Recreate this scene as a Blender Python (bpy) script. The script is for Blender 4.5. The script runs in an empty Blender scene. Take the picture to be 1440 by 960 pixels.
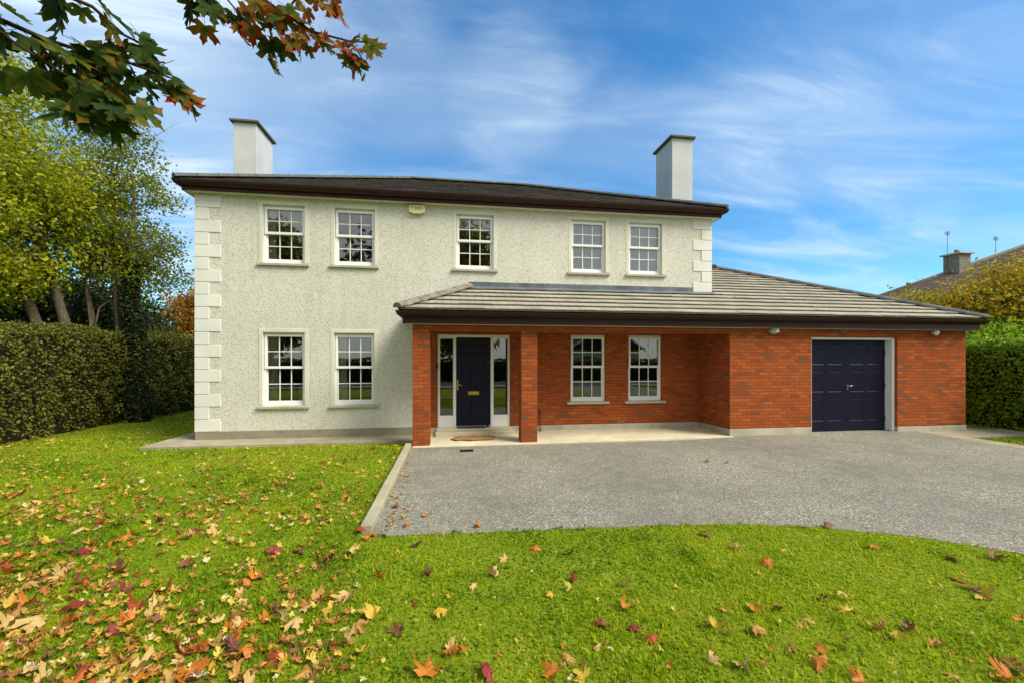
import bpy, math, random
import numpy as np
from mathutils import Vector, Matrix

random.seed(7)
rng = np.random.default_rng(11)
scene = bpy.context.scene
col = scene.collection
R = math.radians

# ------------------------------------------------------------------ camera
CAM_H = 1.77
YAW = math.atan(85 / 590.0)
cd = bpy.data.cameras.new("camera")
cam = bpy.data.objects.new("camera", cd)
col.objects.link(cam)
cam.location = (0, 0, CAM_H)
cam.rotation_euler = (R(90), 0, -YAW)
cd.sensor_width = 36.0
cd.lens = 590 / 1440 * 36.0
cd.shift_y = 26 / 1440
cd.clip_start = 0.05
cd.clip_end = 3000
scene.camera = cam
SN, CS = math.sin(YAW), math.cos(YAW)


def at(px, py, dist):
    """a point seen at a place of the photograph, dist metres ahead of the viewer"""
    u = (px - 720) / 590
    v = (506 - py) / 590
    return Vector(((SN + u * CS) * dist, (CS - u * SN) * dist, CAM_H + v * dist))


def on_ground(px, py, z=0.0):
    v = (506 - py) / 590
    return at(px, py, (z - CAM_H) / v)


def seen_x(x, y):
    d = SN * x + CS * y
    return 720 + 590 * (CS * x - SN * y) / max(d, 0.05)


# ------------------------------------------------------------------ object helpers
def tag(o, label=None, cat=None, group=None, kind=None):
    if label: o["label"] = label
    if cat: o["category"] = cat
    if group: o["group"] = group
    if kind: o["kind"] = kind
    return o


def empty(name, loc, label=None, cat=None, group=None):
    o = bpy.data.objects.new(name, None)
    col.objects.link(o)
    o.location = loc
    o.empty_display_size = 0.2
    return tag(o, label, cat, group)


def world_loc(o):
    v = Vector((0, 0, 0))
    while o is not None:
        v += o.location
        o = o.parent
    return v


class MB:
    """collects boxes, prisms and tubes in world coordinates and links them as one mesh object"""

    def __init__(self):
        self.v, self.f, self.uv, self.sm = [], [], [], []

    def face(self, pts, uv=None, smooth=False):
        n = len(self.v)
        self.v.extend([tuple(p) for p in pts])
        self.f.append(tuple(range(n, n + len(pts))))
        self.uv.append(uv)
        self.sm.append(smooth)

    def box(self, x0, x1, y0, y1, z0, z1):
        p = [(x0, y0, z0), (x1, y0, z0), (x1, y1, z0), (x0, y1, z0), (x0, y0, z1), (x1, y0, z1), (x1, y1, z1), (x0, y1, z1)]
        n = len(self.v)
        self.v.extend(p)
        for q in ((0, 3, 2, 1), (4, 5, 6, 7), (0, 1, 5, 4), (1, 2, 6, 5), (2, 3, 7, 6), (3, 0, 4, 7)):
            self.f.append(tuple(n + i for i in q))
            self.uv.append(None)
            self.sm.append(False)

    def prism(self, prof, a, b, frame=None, smooth=False):
        """profile points swept between two lists of equal length of 3D points"""
        n = len(self.v)
        k = len(a)
        self.v.extend([tuple(p) for p in a])
        self.v.extend([tuple(p) for p in b])
        for i in range(k):
            j = (i + 1) % k
            self.f.append((n + i, n + j, n + k + j, n + k + i))
            self.uv.append(None)
            self.sm.append(smooth)
        self.f.append(tuple(n + i for i in reversed(range(k))))
        self.f.append(tuple(n + k + i for i in range(k)))
        self.uv += [None, None]
        self.sm += [False, False]

    def tube(self, pts, rad, seg=8, cap=True):
        pts = [Vector(p) for p in pts]
        if not isinstance(rad, (list, tuple)):
            rad = [rad] * len(pts)
        n = len(self.v)
        ref = None
        for i, p in enumerate(pts):
            d = (pts[min(i + 1, len(pts) - 1)] - pts[max(i - 1, 0)]).normalized()
            if ref is None:
                ref = Vector((0, 0, 1)) if abs(d.z) < 0.9 else Vector((1, 0, 0))
            s = d.cross(ref).normalized()
            ref = s.cross(d).normalized()
            for k in range(seg):
                a = 2 * math.pi * k / seg
                self.v.append(tuple(p + (s * math.cos(a) + ref * math.sin(a)) * rad[i]))
        for i in range(len(pts) - 1):
            for k in range(seg):
                k2 = (k + 1) % seg
                self.f.append((n + i * seg + k, n + i * seg + k2, n + (i + 1) * seg + k2, n + (i + 1) * seg + k))
                self.uv.append(None)
                self.sm.append(True)
        if cap:
            self.f.append(tuple(n + k for k in reversed(range(seg))))
            self.f.append(tuple(n + (len(pts) - 1) * seg + k for k in range(seg)))
            self.uv += [None, None]
            self.sm += [False, False]

    def build(self, name, mat, parent=None, bevel=0.0, loc=None):
        me = bpy.data.meshes.new(name)
        off = world_loc(parent) if parent is not None else Vector(loc or (0, 0, 0))
        me.from_pydata([(x - off.x, y - off.y, z - off.z) for x, y, z in self.v], [], self.f)
        uvl = me.uv_layers.new(name="UVMap")
        for p in me.polygons:
            cu = self.uv[p.index]
            nx, ny, nz = abs(p.normal.x), abs(p.normal.y), abs(p.normal.z)
            for i, li in enumerate(p.loop_indices):
                if cu is not None:
                    uvl.data[li].uv = cu[i]
                    continue
                x, y, z = self.v[self.f[p.index][i]]
                uvl.data[li].uv = (x, y) if nz >= nx and nz >= ny else ((y, z) if nx > ny else (x, z))
            p.use_smooth = self.sm[p.index]
        me.materials.append(mat)
        me.update()
        o = bpy.data.objects.new(name, me)
        col.objects.link(o)
        if parent is not None:
            o.parent = parent
        elif loc is not None:
            o.location = loc
        if bevel:
            m = o.modifiers.new("bevel", "BEVEL")
            m.width = bevel
            m.segments = 2
            m.limit_method = "ANGLE"
            m.angle_limit = R(40)
        return o


def raw_mesh(name, verts, loops, starts, mat, attr=None, parent=None, smooth=False, loc=(0, 0, 0)):
    """fast mesh from numpy arrays; attr: dict name -> per-vertex float array"""
    me = bpy.data.meshes.new(name)
    off = world_loc(parent) if parent is not None else Vector(loc)
    verts = np.asarray(verts, dtype=np.float32) - np.array(off, dtype=np.float32)
    nv, nl, nf = len(verts), len(loops), len(starts)
    me.vertices.add(nv)
    me.vertices.foreach_set("co", verts.ravel())
    me.loops.add(nl)
    me.loops.foreach_set("vertex_index", np.asarray(loops, dtype=np.int32))
    me.polygons.add(nf)
    me.polygons.foreach_set("loop_start", np.asarray(starts, dtype=np.int32))
    if smooth:
        me.polygons.foreach_set("use_smooth", np.ones(nf, dtype=bool))
    for k, a in (attr or {}).items():
        at_ = me.attributes.new(k, "FLOAT", "POINT")
        at_.data.foreach_set("value", np.asarray(a, dtype=np.float32))
    me.materials.append(mat)
    me.update(calc_edges=True)
    o = bpy.data.objects.new(name, me)
    col.objects.link(o)
    if parent is not None:
        o.parent = parent
    else:
        o.location = loc
    return o


# ------------------------------------------------------------------ materials
class NT:
    def __init__(self, name):
        self.m = bpy.data.materials.new(name)
        self.m.use_nodes = True
        self.t = self.m.node_tree
        self.t.nodes.clear()
        self.out = self.n("ShaderNodeOutputMaterial")

    def n(self, kind, **kw):
        nd = self.t.nodes.new(kind)
        for k, v in kw.items():
            if k.startswith("i_"):
                nd.inputs[k[2:].replace("_", " ")].default_value = v
            elif k.startswith("n_"):
                nd.inputs[int(k[2:])].default_value = v
            else:
                setattr(nd, k, v)
        return nd

    def l(self, a, b):
        self.t.links.new(a, b)

    def ramp(self, fac, stops, interp="LINEAR"):
        r = self.n("ShaderNodeValToRGB")
        r.color_ramp.interpolation = interp
        e = r.color_ramp.elements
        while len(e) < len(stops): e.new(0.5)
        for i, (p, c) in enumerate(stops):
            e[i].position = p
            e[i].color = (c[0], c[1], c[2], 1) if isinstance(c, (tuple, list)) else (c, c, c, 1)
        self.l(fac, r.inputs[0])
        return r.outputs[0]

    def mix(self, fac, a, b, mode="MIX"):
        m = self.n("ShaderNodeMix", data_type="RGBA", blend_type=mode)
        for s, v in ((m.inputs[0], fac), (m.inputs[6], a), (m.inputs[7], b)):
            if hasattr(v, "is_linked"): self.l(v, s)
            else: s.default_value = (v[0], v[1], v[2], 1) if isinstance(v, (tuple, list)) else v
        return m.outputs[2]

    def math(self, op, a, b=0.0):
        m = self.n("ShaderNodeMath", operation=op)
        for s, v in ((m.inputs[0], a), (m.inputs[1], b)):
            if hasattr(v, "is_linked"): self.l(v, s)
            else: s.default_value = v
        return m.outputs[0]

    def noise(self, vec, scale, detail=4, rough=0.55, out=0, dist=0.0):
        nd = self.n("ShaderNodeTexNoise")
        nd.inputs["Scale"].default_value = scale
        nd.inputs["Detail"].default_value = detail
        nd.inputs["Roughness"].default_value = rough
        nd.inputs["Distortion"].default_value = dist
        if vec is not None: self.l(vec, nd.inputs["Vector"])
        return nd.outputs[out]

    def voronoi(self, vec, scale, out="Distance", feature="F1"):
        nd = self.n("ShaderNodeTexVoronoi", feature=feature)
        nd.inputs["Scale"].default_value = scale
        if vec is not None: self.l(vec, nd.inputs["Vector"])
        return nd.outputs[out]

    def pos(self):
        return self.n("ShaderNodeNewGeometry").outputs["Position"]

    def uvc(self):
        return self.n("ShaderNodeUVMap").outputs[0]

    def bsdf(self, color, rough=0.8, bump=None, strength=0.3, dist=0.01, spec=0.3, metal=0.0):
        b = self.n("ShaderNodeBsdfPrincipled")
        if hasattr(color, "is_linked"): self.l(color, b.inputs["Base Color"])
        else: b.inputs["Base Color"].default_value = (*color, 1)
        if hasattr(rough, "is_linked"): self.l(rough, b.inputs["Roughness"])
        else: b.inputs["Roughness"].default_value = rough
        b.inputs["Specular IOR Level"].default_value = spec
        b.inputs["Metallic"].default_value = metal
        if bump is not None:
            bp = self.n("ShaderNodeBump")
            bp.inputs["Strength"].default_value = strength
            bp.inputs["Distance"].default_value = dist
            self.l(bump, bp.inputs["Height"])
            self.l(bp.outputs[0], b.inputs["Normal"])
        self.l(b.outputs[0], self.out.inputs[0])
        return self.m


def weathered(name, c, rough=0.6, var=0.12, scale=3.0, spec=0.3, metal=0.0, grain=60):
    t = NT(name)
    p = t.pos()
    n1 = t.noise(p, scale, 5)
    n2 = t.noise(p, grain, 3)
    f = t.ramp(n1, [(0.3, 0.0), (0.7, 1.0)])
    a = tuple(x * (1 - var) for x in c)
    b = tuple(min(1, x * (1 + var)) for x in c)
    colr = t.mix(f, a, b)
    return t.bsdf(colr, rough, n2, 0.15, 0.002, spec, metal)


def mat_render():
    t = NT("pebbledash")
    p = t.pos()
    big = t.noise(p, 0.7, 5)
    stain = t.noise(p, 3.0, 4)
    basec = t.mix(t.ramp(big, [(0.3, 0), (0.7, 1)]), (0.585, 0.585, 0.50), (0.665, 0.66, 0.575))
    basec = t.mix(t.math("MULTIPLY", t.ramp(stain, [(0.52, 0), (0.75, 1)]), 0.35), basec, (0.58, 0.51, 0.34))
    mp = t.n("ShaderNodeMapping")
    mp.inputs["Scale"].default_value = (1, 1, 0.10)
    t.l(p, mp.inputs[0])
    run = t.noise(mp.outputs[0], 5.5, 5, 0.6)
    basec = t.mix(t.math("MULTIPLY", t.ramp(run, [(0.52, 0), (0.72, 1)]), 0.28), basec, (0.42, 0.39, 0.29))
    w = t.mix(0.035, p, t.noise(p, 22, 2, out=1), "ADD")
    def flecks(scale, share, r0, r1):
        v = t.voronoi(w, scale)
        sep = t.n("ShaderNodeSeparateColor")
        t.l(t.voronoi(w, scale, "Color"), sep.inputs[0])
        return t.math("MULTIPLY", t.ramp(sep.outputs[0], [(1 - share - 0.03, 0), (1 - share + 0.03, 1)]), t.ramp(v, [(r0, 1), (r1, 0)])), sep.outputs[1]
    f1, k1 = flecks(30, 0.66, 0.18, 0.46)
    f2, k2 = flecks(41, 0.6, 0.2, 0.48)
    c = t.mix(t.math("MULTIPLY", f2, 0.55), basec, t.mix(k2, (0.30, 0.27, 0.19), (0.50, 0.45, 0.32)))
    c = t.mix(t.math("MULTIPLY", f1, 0.85), c, t.mix(k1, (0.13, 0.125, 0.10), (0.42, 0.395, 0.32)))
    return t.bsdf(c, 0.95, t.noise(p, 40, 3, 0.6), 0.6, 0.010, 0.1)


def mat_brick():
    t = NT("red_brick")
    uv = t.uvc()
    b = t.n("ShaderNodeTexBrick")
    b.offset = 0.5
    t.l(uv, b.inputs["Vector"])
    for k, v in (("Color1", (0, 0, 0, 1)), ("Color2", (1, 1, 1, 1)), ("Mortar", (0.5, 0.5, 0.5, 1)), ("Scale", 1.0), ("Mortar Size", 0.0075),
                 ("Mortar Smooth", 0.15), ("Bias", 0.0), ("Brick Width", 0.225), ("Row Height", 0.075)):
        b.inputs[k].default_value = v
    sep = t.n("ShaderNodeSeparateColor")
    t.l(b.outputs["Color"], sep.inputs[0])
    c = t.ramp(sep.outputs[0], [(0.0, (0.33, 0.066, 0.018)), (0.25, (0.40, 0.092, 0.020)), (0.5, (0.31, 0.062, 0.018)), (0.72, (0.43, 0.115, 0.024)), (0.87, (0.29, 0.058, 0.014)), (0.92, (0.22, 0.072, 0.026)), (1.0, (0.17, 0.076, 0.038))], "LINEAR")
    big = t.noise(uv, 1.1, 4)
    c = t.mix(t.math("MULTIPLY", t.ramp(big, [(0.55, 0), (0.72, 1)]), 0.55), c, t.mix(sep.outputs[0], (0.20, 0.075, 0.034), (0.35, 0.088, 0.022)))
    fine = t.noise(uv, 70, 4, 0.65)
    c = t.mix(t.math("MULTIPLY", t.ramp(fine, [(0.3, 1), (0.55, 0)]), 0.35), c, (0.12, 0.045, 0.025))
    mort = t.mix(fine, (0.10, 0.043, 0.020), (0.19, 0.088, 0.044))
    c = t.mix(b.outputs["Fac"], c, mort)
    h = t.math("SUBTRACT", t.math("MULTIPLY", fine, 0.3), b.outputs["Fac"])
    return t.bsdf(c, 0.9, h, 0.5, 0.005, 0.08)


def mat_tiles(name, cs, joint=0.33, lichen=(0.5, 0.47, 0.36), row=0.3):
    t = NT(name)
    uv = t.uvc()
    b = t.n("ShaderNodeTexBrick")
    b.offset = 0.5
    t.l(uv, b.inputs["Vector"])
    for k, v in (("Color1", (0, 0, 0, 1)), ("Color2", (1, 1, 1, 1)), ("Mortar", (0, 0, 0, 1)), ("Scale", 1.0), ("Mortar Size", 0.003),
                 ("Mortar Smooth", 0.0), ("Bias", 0.0), ("Brick Width", joint), ("Row Height", row)):
        b.inputs[k].default_value = v
    sep = t.n("ShaderNodeSeparateColor")
    t.l(b.outputs["Color"], sep.inputs[0])
    c = t.mix(sep.outputs[0], cs[0], cs[1])
    p = t.pos()
    n = t.noise(p, 14, 6, 0.7)
    c = t.mix(t.math("MULTIPLY", t.ramp(n, [(0.5, 0), (0.72, 1)]), 0.6), c, lichen)
    n2 = t.noise(p, 1.3, 4)
    c = t.mix(t.math("MULTIPLY", t.ramp(n2, [(0.4, 0), (0.7, 1)]), 0.3), c, tuple(x * 0.7 for x in cs[0]))
    c = t.mix(b.outputs["Fac"], c, tuple(x * 0.35 for x in cs[0]))
    return t.bsdf(c, 0.9, t.math("SUBTRACT", t.noise(p, 90, 3), b.outputs["Fac"]), 0.4, 0.004, 0.12)


def mat_concrete(name, c, green=0.3):
    t = NT(name)
    p = t.pos()
    n = t.noise(p, 1.6, 6, 0.65)
    f = t.noise(p, 45, 4, 0.6)
    k = t.mix(t.ramp(n, [(0.3, 0), (0.7, 1)]), tuple(x * 0.78 for x in c), tuple(min(1, x * 1.12) for x in c))
    k = t.mix(t.math("MULTIPLY", t.ramp(t.noise(p, 5, 5), [(0.5, 0), (0.75, 1)]), green), k, (0.16, 0.15, 0.075))
    k = t.mix(t.math("MULTIPLY", t.ramp(f, [(0.35, 1), (0.5, 0)]), 0.25), k, tuple(x * 0.5 for x in c))
    return t.bsdf(k, 0.9, f, 0.4, 0.005, 0.15)


def mat_drive():
    t = NT("chip_tarmac")
    p = t.pos()
    vc = t.voronoi(p, 72, "Color")
    v = t.voronoi(p, 72)
    sep = t.n("ShaderNodeSeparateColor")
    t.l(vc, sep.inputs[0])
    c = t.ramp(sep.outputs[0], [(0, (0.10, 0.095, 0.078)), (0.3, (0.22, 0.208, 0.168)), (0.62, (0.33, 0.312, 0.25)), (0.86, (0.42, 0.39, 0.29)), (0.95, (0.64, 0.61, 0.50)), (1, (0.76, 0.73, 0.63))])
    c = t.mix(t.ramp(v, [(0.35, 0), (0.75, 0.8)]), c, (0.13, 0.12, 0.09))
    n = t.noise(p, 0.55, 6, 0.6)
    c = t.mix(t.math("MULTIPLY", t.ramp(n, [(0.38, 0), (0.62, 1)]), 0.6), c, (0.15, 0.142, 0.115))
    m = t.noise(p, 3.5, 5, 0.6)
    c = t.mix(t.math("MULTIPLY", t.ramp(m, [(0.5, 0), (0.7, 1)]), 0.4), c, (0.33, 0.29, 0.19))
    b = t.math("SUBTRACT", t.noise(p, 25, 4), v)
    return t.bsdf(c, 0.92, b, 0.6, 0.008, 0.15)


def mat_lawn():
    t = NT("lawn_soil")
    p = t.pos()
    n = t.noise(p, 1.2, 6, 0.65)
    f = t.noise(p, 38, 5, 0.7)
    c = t.mix(t.ramp(n, [(0.3, 0), (0.7, 1)]), (0.17, 0.24, 0.008), (0.24, 0.31, 0.010))
    c = t.mix(t.ramp(f, [(0.4, 0.8), (0.6, 0)]), c, (0.10, 0.12, 0.012))
    return t.bsdf(c, 0.95, f, 0.6, 0.02, 0.1)


def mat_leaf(name, stops, trans=0.35, rough=0.55, attr="tint", spec=0.3, grain=0.0):
    t = NT(name)
    a = t.n("ShaderNodeAttribute", attribute_name=attr)
    f = a.outputs["Fac"]
    if grain:
        nz = t.noise(t.pos(), grain, 3)
        f = t.math("ADD", f, t.math("MULTIPLY", t.math("SUBTRACT", nz, 0.5), grain / 45.0))
    c = t.ramp(f, stops)
    b = t.n("ShaderNodeBsdfPrincipled")
    t.l(c, b.inputs["Base Color"])
    b.inputs["Roughness"].default_value = rough
    b.inputs["Specular IOR Level"].default_value = spec
    tr = t.n("ShaderNodeBsdfTranslucent")
    t.l(t.mix(1.0, c, (1.0, 1.0, 0.75), "MULTIPLY"), tr.inputs["Color"])
    mx = t.n("ShaderNodeMixShader")
    mx.inputs[0].default_value = trans
    t.l(b.outputs[0], mx.inputs[1])
    t.l(tr.outputs[0], mx.inputs[2])
    t.l(mx.outputs[0], t.out.inputs[0])
    return t.m


def mat_glass():
    t = NT("window_glass")
    p = t.pos()
    fr = t.n("ShaderNodeFresnel")
    fr.inputs["IOR"].default_value = 1.5
    k = t.math("ADD", t.math("MULTIPLY", fr.outputs[0], 1.6), 0.07)
    tr = t.n("ShaderNodeBsdfTransparent")
    tr.inputs[0].default_value = (0.86, 0.88, 0.88, 1)
    g = t.n("ShaderNodeBsdfGlossy")
    g.inputs["Roughness"].default_value = 0.005
    bp = t.n("ShaderNodeBump")
    bp.inputs["Strength"].default_value = 0.04
    bp.inputs["Distance"].default_value = 0.02
    t.l(t.noise(p, 2.2, 1), bp.inputs["Height"])
    t.l(bp.outputs[0], g.inputs["Normal"])
    mx = t.n("ShaderNodeMixShader")
    t.l(k, mx.inputs[0])
    t.l(tr.outputs[0], mx.inputs[1])
    t.l(g.outputs[0], mx.inputs[2])
    t.l(mx.outputs[0], t.out.inputs[0])
    return t.m


def mat_bark(name, a, b):
    t = NT(name)
    p = t.pos()
    mp = t.n("ShaderNodeMapping")
    mp.inputs["Scale"].default_value = (1, 1, 0.22)
    t.l(p, mp.inputs[0])
    n = t.noise(mp.outputs[0], 30, 6, 0.7)
    return t.bsdf(t.mix(t.ramp(n, [(0.35, 0), (0.65, 1)]), a, b), 0.95, n, 0.8, 0.02, 0.1)


M = {}
M["render"] = mat_render()
M["plaster"] = weathered("painted_plaster", (0.63, 0.615, 0.53), 0.8, 0.09, 2.2, 0.2)
M["quoin"] = weathered("painted_quoin", (0.68, 0.68, 0.63), 0.8, 0.07, 1.5, 0.2)
M["chimney"] = weathered("chimney_render", (0.50, 0.52, 0.53), 0.85, 0.10, 1.6, 0.15)
M["brick"] = mat_brick()
M["slate"] = mat_tiles("dark_roof_tile", ((0.022, 0.020, 0.018), (0.055, 0.047, 0.042)), 0.33, (0.11, 0.095, 0.07))
M["tile"] = mat_tiles("grey_roof_tile", ((0.29, 0.27, 0.215), (0.38, 0.35, 0.28)), 0.33, (0.46, 0.42, 0.31))
M["hiptile"] = weathered("hip_tile", (0.21, 0.185, 0.155), 0.9, 0.35, 6, 0.1)
M["ridge_dark"] = weathered("dark_ridge_tile", (0.12, 0.122, 0.12), 0.9, 0.3, 6, 0.1)
M["brown"] = weathered("brown_gutter", (0.030, 0.011, 0.007), 0.45, 0.25, 5, 0.22)
M["lead"] = weathered("lead_flashing", (0.105, 0.12, 0.14), 0.55, 0.35, 4, 0.4)
M["soffit"] = weathered("cream_soffit", (0.62, 0.58, 0.46), 0.6, 0.08)
M["upvc"] = weathered("white_upvc", (0.80, 0.81, 0.78), 0.35, 0.04, 2, 0.4)
M["sill"] = mat_concrete("sill_concrete", (0.46, 0.43, 0.34), 0.25)
M["cap"] = mat_concrete("chimney_cap_concrete", (0.13, 0.125, 0.095), 0.5)
M["plinth"] = mat_concrete("plinth_concrete", (0.47, 0.435, 0.34), 0.3)
M["plinth_dark"] = mat_concrete("weathered_plinth", (0.29, 0.265, 0.19), 0.55)
M["slab"] = mat_concrete("slab_concrete", (0.60, 0.54, 0.38), 0.22)
M["path"] = mat_concrete("path_concrete", (0.36, 0.32, 0.225), 0.45)
M["kerb"] = mat_concrete("kerb_concrete", (0.40, 0.36, 0.25), 0.4)
M["drive"] = mat_drive()
M["road"] = weathered("road_asphalt", (0.06, 0.06, 0.062), 0.9, 0.2, 2)
M["lawn"] = mat_lawn()
M["navy"] = weathered("navy_paint", (0.0065, 0.0072, 0.022), 0.42, 0.15, 3, 0.22)
M["gold"] = weathered("brass", (0.62, 0.42, 0.11), 0.3, 0.1, 8, 0.5, 0.9)
M["steel"] = weathered("brushed_steel", (0.60, 0.60, 0.58), 0.3, 0.08, 8, 0.5, 0.9)
M["black"] = weathered("black_plastic", (0.012, 0.012, 0.013), 0.5, 0.2)
M["glass"] = mat_glass()
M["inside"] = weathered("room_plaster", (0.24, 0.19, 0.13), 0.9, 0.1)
M["curtain"] = weathered("curtain_cloth", (0.78, 0.74, 0.58), 0.9, 0.1, 6)
M["net"] = weathered("net_blind", (0.60, 0.61, 0.64), 0.9, 0.05, 3)
M["blind"] = weathered("roller_blind", (0.62, 0.60, 0.46), 0.9, 0.06, 3)
M["chair"] = weathered("armchair_cloth", (0.62, 0.64, 0.62), 0.9, 0.08, 4)
M["coir"] = weathered("coir_mat", (0.33, 0.19, 0.065), 0.95, 0.4, 25, 0.05, 0, 220)
M["rubber"] = weathered("rubber_mat", (0.055, 0.052, 0.045), 0.8, 0.3, 20)
M["alarm"] = weathered("alarm_plastic", (0.66, 0.58, 0.36), 0.45, 0.06)
M["alarm_mark"] = weathered("alarm_print", (0.42, 0.32, 0.15), 0.5, 0.1)
M["alarm_red"] = weathered("alarm_red", (0.28, 0.05, 0.03), 0.5, 0.1)
M["lampglass"] = weathered("lamp_glass", (0.55, 0.56, 0.55), 0.15, 0.06, 4, 0.5)
M["terracotta"] = weathered("clay_pot", (0.33, 0.12, 0.06), 0.8, 0.15)
M["bark"] = mat_bark("grey_bark", (0.055, 0.045, 0.033), (0.16, 0.135, 0.095))
M["twig"] = mat_bark("dark_twig", (0.03, 0.018, 0.013), (0.075, 0.045, 0.03))
M["core"] = weathered("hedge_twigs", (0.022, 0.020, 0.010), 0.95, 0.4, 12, 0.05)

# ------------------------------------------------------------------ setting: ground, drive, paths
YB, YF = 9.9, 8.69             # house front wall and porch / garage front planes

g = MB()
xs = [-600, -120, -40, -14, -8, -4, 0, 4, 8, 14, 40, 120, 600]
for i in range(len(xs) - 1):
    for j in range(len(xs) - 1):
        g.face([(xs[i], xs[j], 0), (xs[i + 1], xs[j], 0), (xs[i + 1], xs[j + 1], 0), (xs[i], xs[j + 1], 0)])
tag(g.build("lawn_ground", M["lawn"]), kind="structure")

EDGE = [(-0.80, 4.36), (-0.25, 4.33), (0.32, 4.30), (0.92, 4.28), (1.68, 4.245), (2.45, 4.19), (3.21, 4.085), (3.84, 3.93), (4.61, 3.57), (5.17, 3.12),
        (5.75, 2.45), (6.3, 1.55), (6.8, 0.4), (7.2, -1.2), (7.4, -3.5), (7.4, -8.0)]
DRIVE_R = 11.15


def edge_y(x):
    for (a, b), (c, d) in zip(EDGE[:-1], EDGE[1:]):
        if a <= x < c:
            return b + (d - b) * (x - a) / (c - a)
    return EDGE[0][1] if x < EDGE[0][0] else -8.0


def drive_z(x, y):
    k = min(max((y - 6.2) / 2.45, 0), 1)
    return 0.004 + k * (0.012 + 0.045 * min(max((x - 5.0) / 2.0, 0), 1))


g = MB()
gx = [-0.80, -0.25, 0.32, 0.92, 1.68, 2.45, 3.21, 3.84, 4.61, 5.17, 5.75, 6.3, 6.8, 7.2, 7.4, 9.2, DRIVE_R]
for a, b in zip(gx[:-1], gx[1:]):
    ya, yb = edge_y(a), edge_y(b)
    if a >= 7.4 - 1e-6: ya = yb = -8.0
    if b >= 7.4 - 1e-6: yb = -8.0 if a >= 7.2 else yb
    prev = None
    for k in range(9):
        q = k / 8
        pa = (a, ya + (8.72 - ya) * q)
        pb = (b, yb + (8.72 - yb) * q)
        cur = ((pa[0], pa[1], drive_z(*pa)), (pb[0], pb[1], drive_z(*pb)))
        if prev: g.face([prev[0], prev[1], cur[1], cur[0]])
        prev = cur
tag(g.build("driveway", M["drive"]), kind="structure")
g = MB()
g.box(8.33, 10.6, 8.72, 9.2, -0.05, 0.055)
tag(g.build("garage_threshold", M["drive"]), kind="structure")

g = MB()
g.box(-300, 300, -13.5, -8.0, -0.02, 0.006)
tag(g.build("road", M["road"]), kind="structure")
g = MB()
g.box(-300, 7.4, -8.0, -6.6, -0.02, 0.10)
g.box(DRIVE_R, 300, -8.0, -6.6, -0.02, 0.10)
tag(g.build("pavement", M["path"]), kind="structure")

# kerb of the drive
g = MB()
for i in range(5):
    y0 = 4.46 + i * 0.86
    g.box(-0.925, -0.805, y0, y0 + 0.85, -0.05, 0.085 + 0.004 * math.sin(i * 2.1))
tag(g.build("kerb", M["kerb"], bevel=0.012), kind="structure")

# concrete path along the white wall, round the left corner
g = MB()
for a, b in ((-6.1, -4.3), (-4.295, -2.5), (-2.495, -0.79)):
    g.box(a, b, 9.23, YB + 0.05, -0.05, 0.055)
g.box(-6.1, -5.40, YB + 0.053, 17.0, -0.05, 0.055)
tag(g.build("side_path", M["path"], bevel=0.008), kind="structure")

# porch slab
g = MB()
n0 = len(g.v)
g.prism(None, [(-0.78, 8.60, -0.05), (-0.78, 8.60, 0.030), (-0.78, 9.93, 0.075), (-0.78, 9.93, -0.05)],
        [(6.27, 8.60, -0.05), (6.27, 8.60, 0.060), (6.27, 9.93, 0.085), (6.27, 9.93, -0.05)])
tag(g.build("porch_slab", M["slab"], bevel=0.006), kind="structure")

# path right of the garage
g = MB()
g.box(DRIVE_R + 0.003, 13.8, 7.95, 8.75, -0.05, 0.03)
g.box(12.60, 13.3, 8.753, 16.0, -0.05, 0.03)
g.box(DRIVE_R + 0.003, 11.62, -6.5, 7.947, -0.05, 0.026)
tag(g.build("garage_path", M["path"], bevel=0.008), kind="structure")

# ------------------------------------------------------------------ the house
house = empty("house", (0.56, YB, 0), "two storey white pebbledash house with red brick porch, attached garage and two chimneys", "house")

UP = [(-4.108, -3.233), (-2.606, -1.731), (0.112, 0.987), (2.884, 3.759), (4.362, 5.237)]
LO = [(-4.108, -3.233), (-2.616, -1.741)]
LR = [(2.868, 3.743), (4.345, 5.22)]
ZU, ZL = (3.90, 5.19), (0.765, 2.38)
XL, XR, ZE = -5.45, 6.574, 5.35
BACK = 18.16


def wall_with_holes(mb, axis_y, x0, x1, z0, z1, holes, depth):
    xs = sorted({x0, x1, *[h[0] for h in holes], *[h[1] for h in holes]})
    zs = sorted({z0, z1, *[h[2] for h in holes], *[h[3] for h in holes]})
    xs = [x for x in xs if x0 <= x <= x1]
    zs = [z for z in zs if z0 <= z <= z1]
    for a, b in zip(xs[:-1], xs[1:]):
        for c, d in zip(zs[:-1], zs[1:]):
            mx, mz = (a + b) / 2, (c + d) / 2
            if any(h[0] < mx < h[1] and h[2] < mz < h[3] for h in holes): continue
            mb.face([(a, axis_y, c), (b, axis_y, c), (b, axis_y, d), (a, axis_y, d)])
    for h in holes:
        l, r, b, t = h
        y2 = axis_y + depth
        mb.face([(l, axis_y, b), (l, axis_y, t), (l, y2, t), (l, y2, b)])
        mb.face([(r, axis_y, b), (r, y2, b), (r, y2, t), (r, axis_y, t)])
        mb.face([(l, axis_y, t), (r, axis_y, t), (r, y2, t), (l, y2, t)])
        if b > z0 + 1e-6: mb.face([(l, axis_y, b), (l, y2, b), (r, y2, b), (r, axis_y, b)])


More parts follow.
